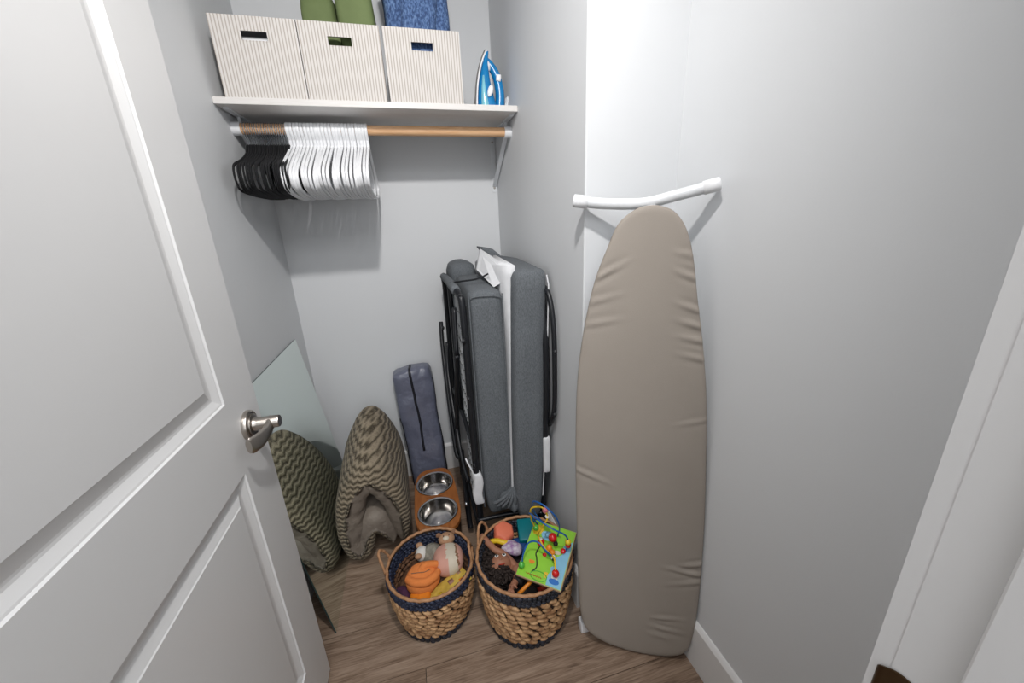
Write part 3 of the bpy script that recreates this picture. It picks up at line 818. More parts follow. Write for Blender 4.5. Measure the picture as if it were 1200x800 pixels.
# ---------------------------------------------------------------- folded rollaway bed
def bed():
    r = empty('folding_bed', (.28, 1.45, 0)); tag(r, 'folded grey rollaway bed with black steel frame in the back right corner', 'folding bed')
    def slab(xc_top, xc_bot, w, y0, y1, z0, z1, seed, toplean=0):
        W, D, Hh = w, y1-y0, z1-z0
        def fn(p):
            t = (p.z+Hh/2)/Hh
            x = p.x*(1+.05*math.sin(t*PI))+xc_bot+(xc_top-xc_bot)*t**1.2
            n = noise.noise(Vector((p.x*8+seed, p.y*8, p.z*5)))*.006+noise.noise(Vector((p.x*25+seed, p.y*20, p.z*12)))*.0025
            s = 1 if p.y > 0 else -1
            y = p.y+s*n
            z = p.z
            if t > .93: z -= .012*abs(p.y)/(D/2)
            # bottom narrows into the gather
            if t < .12: x = x+((xc_bot+.0)-x)*.25*(1-t/.12)
            return Vector((x, y, z))
        b = MB(); b.rbox((W, D, Hh), .030, (6, 20, 30), fn=fn, c=(0, (y0+y1)/2, (z0+z1)/2)); return b
    slab(.226, .230, .114, 1.195, 1.77, .20, 1.100, 1).build('mattress_half', 'grey_tweed', r, sharp=False)
    slab(.362, .333, .111, 1.130, 1.75, .20, 1.165, 5).build('mattress_half', 'grey_tweed', r, sharp=False)
    # seam lines of the front borders
    for xs, y, zt in ((.168, 1.192, 1.085), (.279, 1.192, 1.075)):
        MB().tube([(xs, y+.006, .25+(zt-.25)*i/12) for i in range(13)], .0022, 6).build('piping', 'grey_tweed', r)
    MB().tube([(.384+.034*(i/12)**.8, 1.134, .30+.80*i/12) for i in range(13)]+[(.4175, 1.15, 1.13)], .0022, 6).build('piping', 'white_cloth', r)
    MB().tube([(.172, 1.196, 1.068), (.20, 1.192, 1.072), (.25, 1.192, 1.070), (.275, 1.197, 1.062)], .002, 6).build('piping', 'grey_tweed', r)
    # white underside sheet between the two halves, spreading into a V at the top
    b = MB(); rs = []
    for i in range(30):
        t = i/29; z = .27+t*.895
        hw = .002+.002*t+.030*max(0, t-.66)**1.4*2.6
        xc = .279+.022*t
        if t > .985: hw *= .9
        rs.append([(xc-hw, 1.165+.030*t, z), (xc+hw*.9, 1.168, z), (xc+hw, 1.45, z+.012*t), (xc+hw*.6, 1.72, z-.01), (xc-hw*.9, 1.72, z-.035*t), (xc-hw, 1.45, z-.02*t)])
    b.rings(rs); b.build('underside_sheet', 'white_cloth', r, sharp=False)
    # loose corner flap of the sheet and the grey mattress corner behind it
    b = MB(); b.rings([[Vector(p)+Vector((0, d, 0)) for p in ((.238, 1.42, 1.13), (.266, 1.47, 1.203), (.330, 1.36, 1.150), (.315, 1.22, 1.12), (.262, 1.24, 1.090))] for d in (0, .012)])
    b.build('sheet_flap', 'white_cloth', r, smooth=False)
    b = MB(); b.rings([[Vector(p)+Vector((0, d, 0)) for p in ((.268, 1.492, 1.208), (.320, 1.49, 1.197), (.352, 1.49, 1.17), (.352, 1.49, 1.12), (.318, 1.49, 1.142))] for d in (0, .10)])
    bev(b.build('mattress_corner', 'grey_tweed', r, smooth=False), .008, 3)
    # rounded far end of the left half, higher than the front
    b = MB(); b.rbox((.115, .20, .16), .045, (4, 6, 4), c=(.208, 1.66, 1.068)); b.build('mattress_corner', 'grey_tweed', r, sharp=False)
    # gathered cover at the fold
    b = MB(); rs = []
    for i in range(15):
        t = i/14; ph = -PI/2+PI*t
        ring = []
        for j in range(64):
            a = 2*PI*j/64
            pl = 1+.045*math.sin(a*17)*(1-abs(2*t-1)**2)
            ring.append((.292+.108*math.cos(a)*math.cos(ph)**.7*pl, 1.40+.262*math.sin(a)*math.cos(ph)**.5*pl, .262+.062*math.sin(ph)))
        rs.append(ring)
    b.rings(rs); b.build('mattress_fold', 'grey_tweed', r, sharp=False)
    c0 = Vector((.277, 1.160, .345))
    for k in range(9):
        a = -1.25+k*2.5/8
        e = c0+Vector((math.sin(a)*.085, -.012, -.030-math.cos(a)*.052))
        MB().tube(spline([c0, c0+(e-c0)*.5+Vector((0, -.012, 0)), e], 4), [.002+.0045*min(1, q/4) for q in range(9)], 6).build('gather', 'grey_tweed', r, sharp=False)
    # left frame: rounded loop in a plane facing left, cross tubes, link arms
    def tubep(pts, rad, name='frame_tube', m='black_metal', n=6, closed=False, seg=8):
        MB().tube(spline(pts, n, closed), rad, seg, closed=closed).build(name, m, r, sharp=False)
    xl = .146
    tubep([(xl, 1.20, .09), (xl, 1.20, .6), (xl, 1.20, 1.02), (xl-.004, 1.225, 1.072), (xl-.010, 1.30, 1.088)], .0115)
    tubep([(xl-.01, 1.72, 1.07), (xl-.005, 1.745, .98), (xl-.01, 1.75, .6), (xl-.01, 1.75, .09)], .0115)
    tubep([(xl-.010, 1.26, 1.086), (xl-.010, 1.5, 1.086), (xl-.010, 1.70, 1.078)], .0165, 'padded_rail', 'grey_tweed')
    tubep([(xl-.012, 1.45, 1.075), (xl-.012, 1.45, .70), (xl-.010, 1.46, .55)], .010)
    tubep([(xl, 1.215, .52), (xl-.004, 1.48, .52), (xl-.01, 1.74, .52)], .009)
    tubep([(xl, 1.215, .14), (xl-.01, 1.74, .14)], .010)
    tubep([(.108, 1.76, .86), (.100, 1.70, .72), (.098, 1.50, .36), (.110, 1.46, .31)], .0095)
    tubep([(.118, 1.62, .80), (.104, 1.56, .66), (.110, 1.36, .40), (.125, 1.30, .30)], .0085)
    tubep([(.122, 1.26, .86), (.112, 1.36, .62), (.108, 1.48, .36)], .0095)
    tubep([(.130, 1.30, 1.02), (.120, 1.26, .86)], .0075)
    tubep([(.118, 1.44, .36), (.118, 1.36, .10), (.120, 1.33, .04)], .0115)
    for p in ((.108, 1.47, .345), (.118, 1.26, .85), (.112, 1.72, .84), (.140, 1.188, .72), (.14, 1.188, .45), (.140, 1.188, .93)):
        MB().ell(p, (.007, .010, .010), 10, 6).build('joint_bolt', 'black_metal', r)
    MB().ell((.110, 1.335, .165), (.008, .010, .010), 10, 6).build('joint_bolt', 'hook_metal', r)
    # wire mesh seen through the frame
    for k in range(7):
        y = 1.25+k*.036
        MB().tube([(xl+.006, y, .16+.9*i/10) for i in range(11)], .0018, 5).build('mesh_wire', 'white_metal', r)
    for k in range(16):
        z = .2+k*.056
        MB().tube([(xl+.006, 1.215, z), (xl+.006, 1.33, z+.003), (xl+.006, 1.47, z)], .0018, 5).build('mesh_wire', 'black_metal', r)
    b = MB(); b.box((.150, 1.21, .10), (.162, 1.232, 1.04)); b.build('frame_rail', 'black_metal', r, smooth=False)
    # right frame against the wall
    xr = .4175
    tubep([(xr-.012, 1.19, 1.10), (xr-.003, 1.13, 1.075), (xr, 1.095, .99), (xr, 1.085, .86), (xr, 1.092, .68), (xr-.003, 1.13, .60)], .0085)
    tubep([(xr-.012, 1.185, 1.06), (xr-.010, 1.145, .96), (xr-.012, 1.135, .7), (xr-.022, 1.15, .4), (xr-.025, 1.15, .1), (xr-.025, 1.15, .05)], .0115)
    tubep([(xr-.015, 1.21, 1.0), (xr-.015, 1.22, .4), (xr-.02, 1.22, .10)], .0115)
    tubep([(xr-.02, 1.22, .09), (xr-.025, 1.72, .09)], .010)
    for p in ((xr, 1.083, .89), (xr-.001, 1.088, .66)):
        MB().ell(p, (.008, .010, .010), 10, 6).build('joint_bolt', 'black_metal', r)
    # lower cross tube, castors
    tubep([(.135, 1.19, .12), (.28, 1.19, .12), (.40, 1.15, .12)], .011)
    tubep([(.135, 1.19, .20), (.28, 1.185, .20), (.395, 1.15, .20)], .008)
    for x, y in ((.150, 1.20), (.395, 1.15), (.14, 1.74), (.395, 1.72)):
        ax = Matrix.Rotation(PI/2, 3, 'Y')
        MB().lathe([(0, -.010), (.022, -.010), (.025, -.006), (.025, .006), (.022, .010), (0, .010)], 20, (x, y, .0255), axis=ax).build('castor', 'black_metal', r)
        MB().box((x-.0135, y-.011, .024), (x+.0135, y+.011, .10)).build('castor_fork', 'black_metal', r, smooth=False)
    # white corner straps
    b = MB(); b.rbox((.036, .034, .135), .008, (2, 2, 6), c=(.148, 1.198, .345), fn=lambda p: Vector((p.x+.004*math.sin(p.z*60), p.y, p.z))); b.build('white_strap', 'white_cloth', r, sharp=False)
    MB().tube(spline([(.136, 1.18, .40), (.128, 1.178, .44), (.118, 1.185, .465), (.112, 1.20, .478)], 4), .003, 6).build('strap_tie', 'white_cloth', r)
    b = MB(); b.rbox((.026, .034, .150), .008, (2, 2, 6), c=(.403, 1.143, .475)); b.build('white_strap', 'white_cloth', r, sharp=False)
    MB().tube(spline([(.128, 1.36, 1.098), (.17, 1.33, 1.105), (.22, 1.31, 1.112), (.258, 1.30, 1.128)], 5), .003, 6).build('elastic_strap', 'black_metal', r)
bed()

# ---------------------------------------------------------------- woven baskets
def basket(c, rt, rb, h, label, handles, seed, strand2, pitch):
    rnd = random.Random(seed)
    r = empty('woven_basket', (c[0], c[1], 0)); tag(r, label, 'basket', 'woven toy baskets')
    r['_o'] = (c[0], c[1], 0)
    C = Vector((c[0], c[1], 0))
    def rad(z): t = z/h; return rb+(rt-rb)*t+.006*math.sin(PI*min(1, t*1.1))
    def nubs(rows, length, hh, dd, name, m, stagger=True, inset=0.0):
        b = MB()
        for z in rows:
            R = rad(z)+inset; n = max(8, int(2*PI*R/length)); ph = rnd.random()*6
            for j in range(n):
                a = 2*PI*(j+.5*rnd.uniform(-.25, .25))/n+ph
                zz = z+rnd.uniform(-.0016, .0016)
                k = rnd.uniform(.85, 1.18)
                rot = Matrix.Rotation(a+PI/2, 3, 'Z') @ Matrix.Rotation(rnd.uniform(.12, .5)*(1 if stagger else -1), 3, 'Y')
                b.ell(C+Vector((R*math.cos(a), R*math.sin(a), zz)), (length*.60*k, dd*rnd.uniform(.85, 1.15), hh*k), 8, 6, rot)
        o = b.build(name, m, r, sharp=False); o['kind'] = 'stuff'; return o
    top0 = h-.042; bot1 = .030
    n = int(round((top0-bot1)/pitch)); rows = [bot1+pitch*.45+i*(top0-bot1)/n for i in range(n)]
    nubs(rows, pitch*1.6, pitch*.37, .0075, 'woven_strands', 'tan_strand')
    nubs([.006, .016, .026], .018, .0070, .007, 'dark_bottom_strands', 'black_strand')
    nubs([h-.037, h-.027, h-.017, h-.008], .015, .0058, .0055, 'dark_top_strands', strand2)
    nubs([h-.050, h-.040, h-.030, h-.020, h-.010], .015, .0058, .005, 'dark_lining_strands', strand2, False, -.011)
    nubs([.03+i*.018 for i in range(int((h-.085)/.018)+1)], .020, .0078, .006, 'woven_lining_strands', 'straw' if seed == 1 else 'tan_strand', False, -.010)
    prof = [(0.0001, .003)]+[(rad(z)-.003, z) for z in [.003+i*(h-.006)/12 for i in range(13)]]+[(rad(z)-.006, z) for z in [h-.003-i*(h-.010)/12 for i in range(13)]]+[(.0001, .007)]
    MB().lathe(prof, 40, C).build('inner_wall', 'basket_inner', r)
    R = rad(h)
    pts = [C+Vector(((R-.004+.0012*math.sin(a*23))*math.cos(a), (R-.004)*math.sin(a), h+.001+.0015*math.sin(a*31))) for a in [2*PI*i/96 for i in range(96)]]
    MB().tube(pts, .0052, 8, closed=True).build('rim', 'rim_strand', r, sharp=False)
    for a0, wd, hh, out in handles:
        pa = []
        for i in range(17):
            t = i/16; s = math.sin(PI*t); ang = a0+wd*(2*t-1)*(1+.15*s)
            RR = R-.002+out*s
            pa.append(C+Vector((RR*math.cos(ang), RR*math.sin(ang), h-.012+(hh+.012)*s**.75)))
        MB().tube(pa, [.0046+.0009*math.sin(i*2.1) for i in range(17)], 8).build('handle', 'rim_strand', r, sharp=False)
BL = (-.052, 1.043); BR = (.252, .948)
basket(BL, .146, .112, .215, 'smaller tan woven basket with plush toys, on the left', [(2.95, .22, .058, .02), (-.12, .24, .045, -.012)], 1, 'navy_strand', .0165)
basket(BR, .160, .128, .255, 'larger tan woven basket with doll and bead maze, on the right', [(2.45, .23, .060, .004)], 2, 'black_strand', .0195)

# ---------------------------------------------------------------- toys in the small basket
def obj_local(b, name, m, root, sharp=False):
    o = b.build(name, m, None, sharp=sharp); o.parent = root; return o
def rotm(x, y, z): return Matrix.Rotation(z, 3, 'Z') @ Matrix.Rotation(y, 3, 'Y') @ Matrix.Rotation(x, 3, 'X')

def toys_left():
    # dried straw coloured filling cloth
    o = MB().ell((-.052, 1.045, .115), (.118, .118, .045), 32, 12)
    for i, v in enumerate(o.v): o.v[i] = v+Vector((0, 0, .012*noise.noise(v*40)))
    o = o.build('brown_blanket', 'straw', sharp=False); tag(o, 'brown woven throw filling the bottom of the small basket', 'blanket')
    # orange knotted plush
    g = empty('orange_plush', (-.082, 1.010, .186)); tag(g, 'orange knotted plush ring toy in the small basket', 'soft toy')
    b = MB(); b.ell((0, 0, 0), (.056, .052, .030), 28, 16, rotm(.35, .05, .2)); 
    for i, v in enumerate(b.v): b.v[i] = v*(1+.05*noise.noise(v*45))
    obj_local(b, 'plush_body', 'plush_orange', g)
    b = MB(); b.tube(spline([(-.010, .004, .022), (.008, .018, .030), (.030, .022, .026), (.058, .020, .018)], 6), [.011]*6+[.012]*6+[.012]*5+[.009, .005], 12)
    b.tube(spline([(-.046, .000, .012), (-.026, -.024, .018), (.010, -.032, .016), (.040, -.016, .014), (.050, .004, .010)], 6), [.0135]*19+[.012]*6, 12)
    obj_local(b, 'plush_arm', 'plush_orange', g)
    b = MB(); b.tube(spline([(-.034, .002, .0295), (-.010, -.004, .0325), (.008, -.006, .031), (.026, .000, .030)], 5), .0013, 5)
    obj_local(b, 'stitched_mouth', 'plush_brown', g)
    # koala like grey plush
    g = empty('grey_plush', (-.066, 1.110, .175)); tag(g, 'grey and white plush animal lying behind the orange plush', 'soft toy')
    b = MB(); b.ell((.016, 0, 0), (.042, .036, .034), 22, 14, rotm(0, 0, .3))
    for i, v in enumerate(b.v): b.v[i] = v*(1+.08*noise.noise(v*60))
    obj_local(b, 'plush_body', 'plush_grey', g)
    obj_local(MB().ell((-.014, .000, .012), (.024, .028, .024), 16, 12), 'plush_face', 'plush_white', g)
    for p in ((-.026, -.020, .024), (-.022, .026, .026)): obj_local(MB().ell(p, (.013, .011, .009), 14, 8), 'paw', 'plush_tan', g)
    # pink cream bear
    g = empty('plush_bear', (.008, 1.060, .185)); tag(g, 'pink and cream striped plush bear with a brown head', 'soft toy')
    b = MB(); b.ell((0, 0, 0), (.052, .062, .040), 32, 20, rotm(-.15, 0, -.05), e=.85)
    b.mi = []
    for f in b.f:
        x = sum(b.v[i].x for i in f)/len(f)
        b.mi.append(0 if x < -.006 else (1 if x < .026 else (2 if x < .032 else 0)))
    o = b.build('plush_body', ['plush_pink', 'plush_cream', 'plush_brown'], None, sharp=False); o.parent = g
    obj_local(MB().ell((.002, .074, .018), (.030, .024, .022), 18, 12), 'plush_head', 'plush_tan', g)
    obj_local(MB().ell((.000, .062, .033), (.012, .009, .007), 12, 8), 'muzzle', 'plush_cream', g)
    for sx in (-1, 1):
        e = obj_local(MB().ell((.002+sx*.027, .086, .030), (.010, .006, .010), 12, 8), 'ear', 'plush_brown', g)
        obj_local(MB().ell((.002+sx*.010, .068, .039), (.0022, .0022, .0022), 8, 6), 'eye', 'black_paint', g)
    # yellow cloth book
    g = empty('cloth_book', (.000, .968, .172)); g.rotation_euler = (-.25, -.05, .38); tag(g, 'yellow soft cloth book under the orange plush', 'book')
    b = MB(); b.rbox((.135, .075, .012), .005, (8, 5, 1), fn=lambda p: p+Vector((0, 0, .006*math.sin(p.x*30)))); obj_local(b, 'cover', 'book_yellow', g)
    for px, py, w_, h_, m in ((.012, .004, .022, .02, 'mauve_print'), (-.035, -.008, .012, .010, 'bead_yellow'), (.045, .014, .012, .012, 'plush_tan'), (.038, -.018, .016, .007, 'cloth_orange')):
        b = MB(); z = .0063+.006*math.sin(px*30); b.box((px-w_/2, py-h_/2, z-.002), (px+w_/2, py+h_/2, z+.0007)); obj_local(b, 'printed_patch', m, g)
    # orange and purple cloths along the front
    def cloth(name, m, c, size, rot, lab, seed):
        b = MB(); b.ell((0, 0, 0), size, 24, 14, rot, e=.8)
        for i, v in enumerate(b.v): b.v[i] = v*(1+.22*noise.noise(v*38+Vector((seed, 0, 0))))
        o = b.build(name, m, sharp=False); o.location = c; tag(o, lab, 'cloth'); return o
    cloth('orange_cloth', 'cloth_orange', (-.095, .965, .158), (.034, .028, .024), rotm(0, 0, -.6), 'bright orange cloth scrap at the front of the small basket', 1)
    cloth('dark_orange_cloth', 'cloth_red', (-.036, .932, .150), (.055, .022, .022), rotm(0, 0, .15), 'deep orange-red cloth under the yellow cloth book', 4)
    cloth('purple_cloth', 'cloth_purple', (-.146, .998, .150), (.022, .030, .024), rotm(0, 0, .5), 'dark purple cloth at the left side of the small basket', 7)
toys_left()

# ---------------------------------------------------------------- toys in the large basket
def doll():
    g = empty('doll', (.170, .955, .215)); tag(g, 'brown-skinned rag doll with dark curly hair lying in the large basket', 'doll')
    # head and body as one surface
    b = MB(); b.ell((0, 0, 0), (.040, .035, .034), 28, 20)
    for i, v in enumerate(b.v):
        if v.z > .01: b.v[i] = v+Vector((0, 0, .003*math.exp(-((v.x-.0)**2+(v.y+.004)**2)/.0001)))
    b.tube(spline([(.028, -.014, -.006), (.046, -.030, -.004), (.072, -.052, -.002), (.11, -.08, -.004)], 5), [.015, .014, .014, .015, .017]+[.024]*5+[.026]*6, 14)
    b.tube(spline([(.050, -.036, .004), (.040, -.062, .006), (.022, -.088, .010), (.010, -.098, .014)], 5), [.012]*6+[.0105]*6+[.009]*4, 12)
    b.tube(spline([(.052, -.030, .0), (.020, .030, .010), (-.006, .052, .018), (-.034, .098, .030)], 5), [.012]*6+[.0115]*6+[.011]*4, 12)
    b.ell((-.037, .104, .031), (.012, .014, .010), 12, 8)
    obj_local(b, 'doll_body', 'skin_doll', g)
    for k in range(4):   # fingers of the near hand
        a = -2.2+k*.32
        obj_local(MB().tube([(.009, -.099, .015), (.009+.014*math.cos(a), -.099+.014*math.sin(a), .017), (.009+.023*math.cos(a), -.099+.023*math.sin(a), .012)], [.0042, .004, .0025], 8), 'finger', 'skin_doll', g)
    obj_local(MB().tube([(.012, -.094, .018), (.024, -.100, .022), (.028, -.108, .018)], [.0042, .004, .0025], 8), 'thumb', 'skin_doll', g)
    obj_local(MB().ell((.002, -.006, .0345), (.0055, .005, .005), 12, 8), 'nose', 'skin_doll', g)
    for p in ((-.008, .010, .0330), (.017, .010, .0310)):
        e = obj_local(MB().ell(p, (.0068, .0058, .0022), 14, 8), 'eye', 'print_white', g)
        obj_local(MB().ell((p[0], p[1], p[2]+.0018), (.0038, .0038, .0012), 10, 6), 'pupil', 'black_paint', g)
    obj_local(MB().tube([(-.008, -.019, .0275), (.003, -.0215, .0280), (.013, -.019, .0270)], .0018, 6), 'mouth', 'cloth_red', g)
    rnd = random.Random(4); b = MB()
    for i in range(150):
        a = rnd.uniform(1.9, 5.3); rr = rnd.uniform(.026, .062); z = rnd.uniform(-.018, .026)-.25*max(0, rr-.04)
        p = Vector((rr*math.cos(a)*1.05-.008, rr*math.sin(a)-.006, z))
        q = []
        ax = rnd.uniform(0, 6.28); l_ = rnd.uniform(.018, .034)
        for k in range(7):
            t = k/6
            q.append(p+Vector((l_*(t-.5)*math.cos(ax)+.004*math.sin(t*9), l_*(t-.5)*math.sin(ax)+.004*math.cos(t*9), .004*math.sin(t*7+i))))
        b.tube(q, .0040, 5)
    b.ell((-.012, -.012, -.006), (.050, .046, .026), 20, 12)
    o = obj_local(b, 'hair', 'hair_doll', g)
    b = MB(); b.tube(spline([(.056, -.040, .000), (.088, -.062, .002), (.13, -.092, -.002), (.165, -.10, -.012)], 6), [.020]*3+[.029]*14+[.026, .02], 16)
    b.tube(spline([(.060, -.046, .004), (.050, -.066, .008), (.036, -.082, .010)], 5), [.016]*11, 12)
    obj_local(b, 'dress', 'doll_dark', g)
def toys_right():
    b = MB().ell((.252, .948, .145), (.134, .134, .050), 32, 12)
    for i, v in enumerate(b.v): b.v[i] = v+Vector((0, 0, .014*noise.noise(v*35)))
    tag(b.build('dark_blanket', 'doll_dark', sharp=False), 'dark cloth filling the bottom of the large basket', 'blanket')
    doll()
    # coral pentagonal block
    g = empty('coral_block', (.207, 1.062, .234)); g.scale = (1.25, 1.25, 1.1); g.rotation_euler = (.30, .12, .15); tag(g, 'coral pink plastic toy block with faceted sides', 'toy block')
    b = MB(); n = 6
    rs = [[(r_*math.cos(2*PI*j/n+.3), r_*math.sin(2*PI*j/n+.3), z) for j in range(n)] for r_, z in ((.024, -.030), (.030, -.024), (.031, .018), (.027, .026), (.014, .029))]
    b.rings(rs); o = obj_local(b, 'block_body', 'coral', g, True); bev(o, .003, 2)
    obj_local(MB().lathe([(.016, -.050), (.019, -.048), (.019, -.028), (.001, -.028)], 24), 'round_foot', 'coral', g)
    # teal box
    o = MB(); o.rbox((.062, .085, .050), .006, (2, 2, 2)); o = o.build('teal_box', 'teal', sharp=False); o.location = (.292, 1.055, .222); o.rotation_euler = (.25, 0, -.15)
    tag(o, 'teal blue toy box beside the coral block', 'toy')
    o = MB(); o.ell((0, 0, 0), (.040, .030, .020), 24, 14, e=.8)
    for i, v in enumerate(o.v): o.v[i] = v*(1+.15*noise.noise(v*40))
    o = o.build('blue_cloth', 'blue_cloth', sharp=False); o.location = (.250, 1.020, .205); tag(o, 'dark blue cloth between teal box and doll', 'cloth')
    o = MB(); o.ell((0, 0, 0), (.036, .024, .018), 24, 14, rotm(0, 0, -.5), e=.8)
    for i, v in enumerate(o.v): o.v[i] = v*(1+.2*noise.noise(v*50))
    o = o.build('printed_cloth', 'printed_cloth', sharp=False); o.location = (.224, 1.000, .228); tag(o, 'white cloth with purple print beside the doll head', 'cloth')
    o = MB().tube(spline([(-.03, .01, 0), (-.008, .002, .006), (.012, -.01, .004), (.028, -.012, 0)], 4), .0085, 10).build('yellow_toy', 'yellow', sharp=False)
    o.location = (.186, 1.030, .236); tag(o, 'small yellow toy bar under the coral block', 'toy')
    o = MB(); o.ell((0, 0, 0), (.030, .045, .026), 20, 12)
    for i, v in enumerate(o.v): o.v[i] = v*(1+.2*noise.noise(v*60))
    o = o.build('grey_soft_toy', 'grey_plush', sharp=False); o.location = (.148, 1.030, .190); tag(o, 'grey furry soft toy at the left back of the large basket', 'soft toy')
    o = MB().tube([(-.055, -.030, 0), (0, 0, .004), (.055, .030, .004)], .0058, 10).build('orange_stick', 'print_orange', sharp=False)
    o.location = (.252, .858, .232); tag(o, 'orange wooden stick lying in front of the bead maze', 'stick')
    o = MB(); o.ell((0, 0, 0), (.040, .030, .022), 22, 12, e=.75)
    for i, v in enumerate(o.v): o.v[i] = v*(1+.25*noise.noise(v*50))
    o = o.build('red_toy', 'cloth_red', sharp=False); o.location = (.305, .862, .205); tag(o, 'red and orange toy under the bead maze corner', 'toy')
toys_right()

def bead_maze():
    O = Vector((.200, .870, .262)); u = Vector((.764, -.646, 0)).normalized(); v = Vector((.60, .71, .36)); v = (v-u*u.dot(v)).normalized(); n = u.cross(v).normalized()
    if n.z < 0: n = -n
    g = empty('bead_maze', O); tag(g, 'wooden bead maze toy, green printed board with blue and yellow wires', 'toy')
    mw = Matrix((u, v, n)).transposed().to_4x4(); mw.translation = O; g.matrix_world = mw
    W, Hh = .146, .180
    def L(b, name, m, par=None, sm=True):
        o = b.build(name, m, None, smooth=sm, sharp=False); o.parent = par or g; return o
    bd = bev(L(MB().box((0, 0, -.014), (W, Hh, 0)), 'wooden_board', 'pale_wood', sm=False), .003, 3)
    L(MB().box((.002, .002, -.001), (W-.002, Hh-.002, .0005)), 'printed_top', 'print_green', sm=False)
    # flat printed shapes, slightly proud
    def blob(cx, cy, rx, ry, m, z=.0009, k=24, wob=0):
        pts = [(cx+rx*math.cos(a)*(1+wob*math.sin(3*a)), cy+ry*math.sin(a)*(1+wob*math.cos(2*a)), z) for a in [2*PI*i/k for i in range(k)]]
        top = MB().add([Vector(p)-Vector((0, 0, .0006)) for p in pts]+pts, [tuple(range(k, 2*k))]+[(i, (i+1) % k, k+(i+1) % k, k+i) for i in range(k)])
        L(top, 'printed_shape', m, sm=False)
    # blue river side
    pts = [(W-.003, .003), (W-.003, Hh-.035), (.118, .125), (.122, .100), (.104, .082), (.108, .055), (.096, .030), (.098, .003)]
    b = MB(); k = len(pts); b.add([(x, y, .0004) for x, y in pts]+[(x, y, .0009) for x, y in pts], [tuple(range(k, 2*k))]+[(i, (i+1) % k, k+(i+1) % k, k+i) for i in range(k)])
    L(b, 'printed_shape', 'print_lightblue', sm=False)
    blob(.118, .036, .012, .016, 'print_white', .0013, wob=.15); blob(.119, .018, .016, .008, 'bead_blue', .0015); blob(.108, .050, .010, .008, 'print_lightblue', .0016)
    blob(.036, .050, .009, .007, 'print_orange', .0012, wob=.2); blob(.090, .028, .006, .010, 'yellow', .0012, wob=.2)
    blob(.068, .082, .007, .006, 'bead_red', .0012); blob(.078, .088, .013, .009, 'bead_green', .0011, wob=.1)
    blob(.022, .150, .018, .020, 'yellow', .0012, wob=.15); blob(.060, .140, .022, .016, 'print_lightblue', .0011, wob=.1); blob(.105, .100, .010, .006, 'plush_cream', .0014)
    # flat green ring and red squiggle print at the near edge
    b = MB(); b.tube([(.070+.026*math.cos(a), .018+.013*math.sin(a), .0008) for a in [2*PI*i/30 for i in range(30)]], .0013, 5, closed=True); L(b, 'printed_line', 'bead_green')
    b = MB(); b.tube([(.030+i*.0022, .0155+.0022*math.sin(i*1.9), .0008) for i in range(24)], .0010, 5); L(b, 'printed_line', 'cloth_red')
    # black slot
    b = MB(); b.tube(spline([(.046, .024, .0006), (.056, .040, .0006), (.048, .064, .0006), (.041, .078, .0006), (.046, .104, .0006)], 6), .0022, 6); L(b, 'slot', 'black_paint')
    # ladybird slider
    lb = L(MB().ell((.046, .112, .008), (.012, .013, .009), 16, 10), 'ladybird_bead', 'bead_red')
    L(MB().ell((.044, .118, .016), (.0065, .0060, .004), 12, 8), 'face_spot', 'print_white', lb)
    # wires
    def wire(pts, m): return L(MB().tube(spline(pts, 8), .0026, 8), 'wire', m)
    wire([(.012, .028, 0), (.012, .050, .030), (.022, .082, .050), (.052, .090, .058), (.082, .078, .045), (.098, .078, .022), (.104, .086, 0)], 'wire_blue')
    wire([(.016, .150, 0), (.008, .150, .06), (.014, .160, .115), (.052, .165, .130), (.070, .150, .105), (.052, .122, .075), (.040, .118, .035), (.062, .098, .020), (.084, .086, .018), (.108, .070, .030), (.118, .046, .022), (.122, .034, 0)], 'wire_yellow')
    wire([(.016, .166, 0), (.000, .166, .050), (.010, .150, .10), (.050, .130, .118), (.100, .120, .110), (.132, .126, .080), (.138, .124, .030), (.128, .112, .004)], 'wire_blue')
    wire([(.040, .172, 0), (.012, .172, .070), (.020, .170, .140), (.060, .160, .160), (.100, .150, .130), (.104, .150, .060), (.090, .150, 0)], 'wire_blue')
    def bead(p, r_, m, sc=1.0): return L(MB().ell(p, (r_, r_, r_*sc), 16, 10), 'bead', m)
    bead((.012, .028, .010), .0100, 'bead_green'); bead((.120, .038, .012), .0115, 'bead_red'); bead((.060, .165, .120), .0095, 'bead_pink', 1.2)
    bead((.068, .155, .105), .0075, 'print_white'); bead((.138, .124, .046), .0095, 'bead_yellow'); bead((.137, .122, .030), .0095, 'bead_red')
    bead((.122, .108, .008), .0085, 'bead_red', .7); bead((.016, .150, .012), .0100, 'bead_green'); bead((.082, .132, .022), .0140, 'bead_red')
    bead((.096, .118, .018), .0075, 'black_paint'); bead((.080, .100, .018), .0100, 'print_orange'); bead((.094, .090, .018), .0090, 'print_orange')
    bead((.100, .078, .014), .0080, 'print_white'); bead((.103, .072, .016), .0050, 'black_paint'); bead((.060, .140, .010), .0085, 'print_lightblue')
bead_maze()

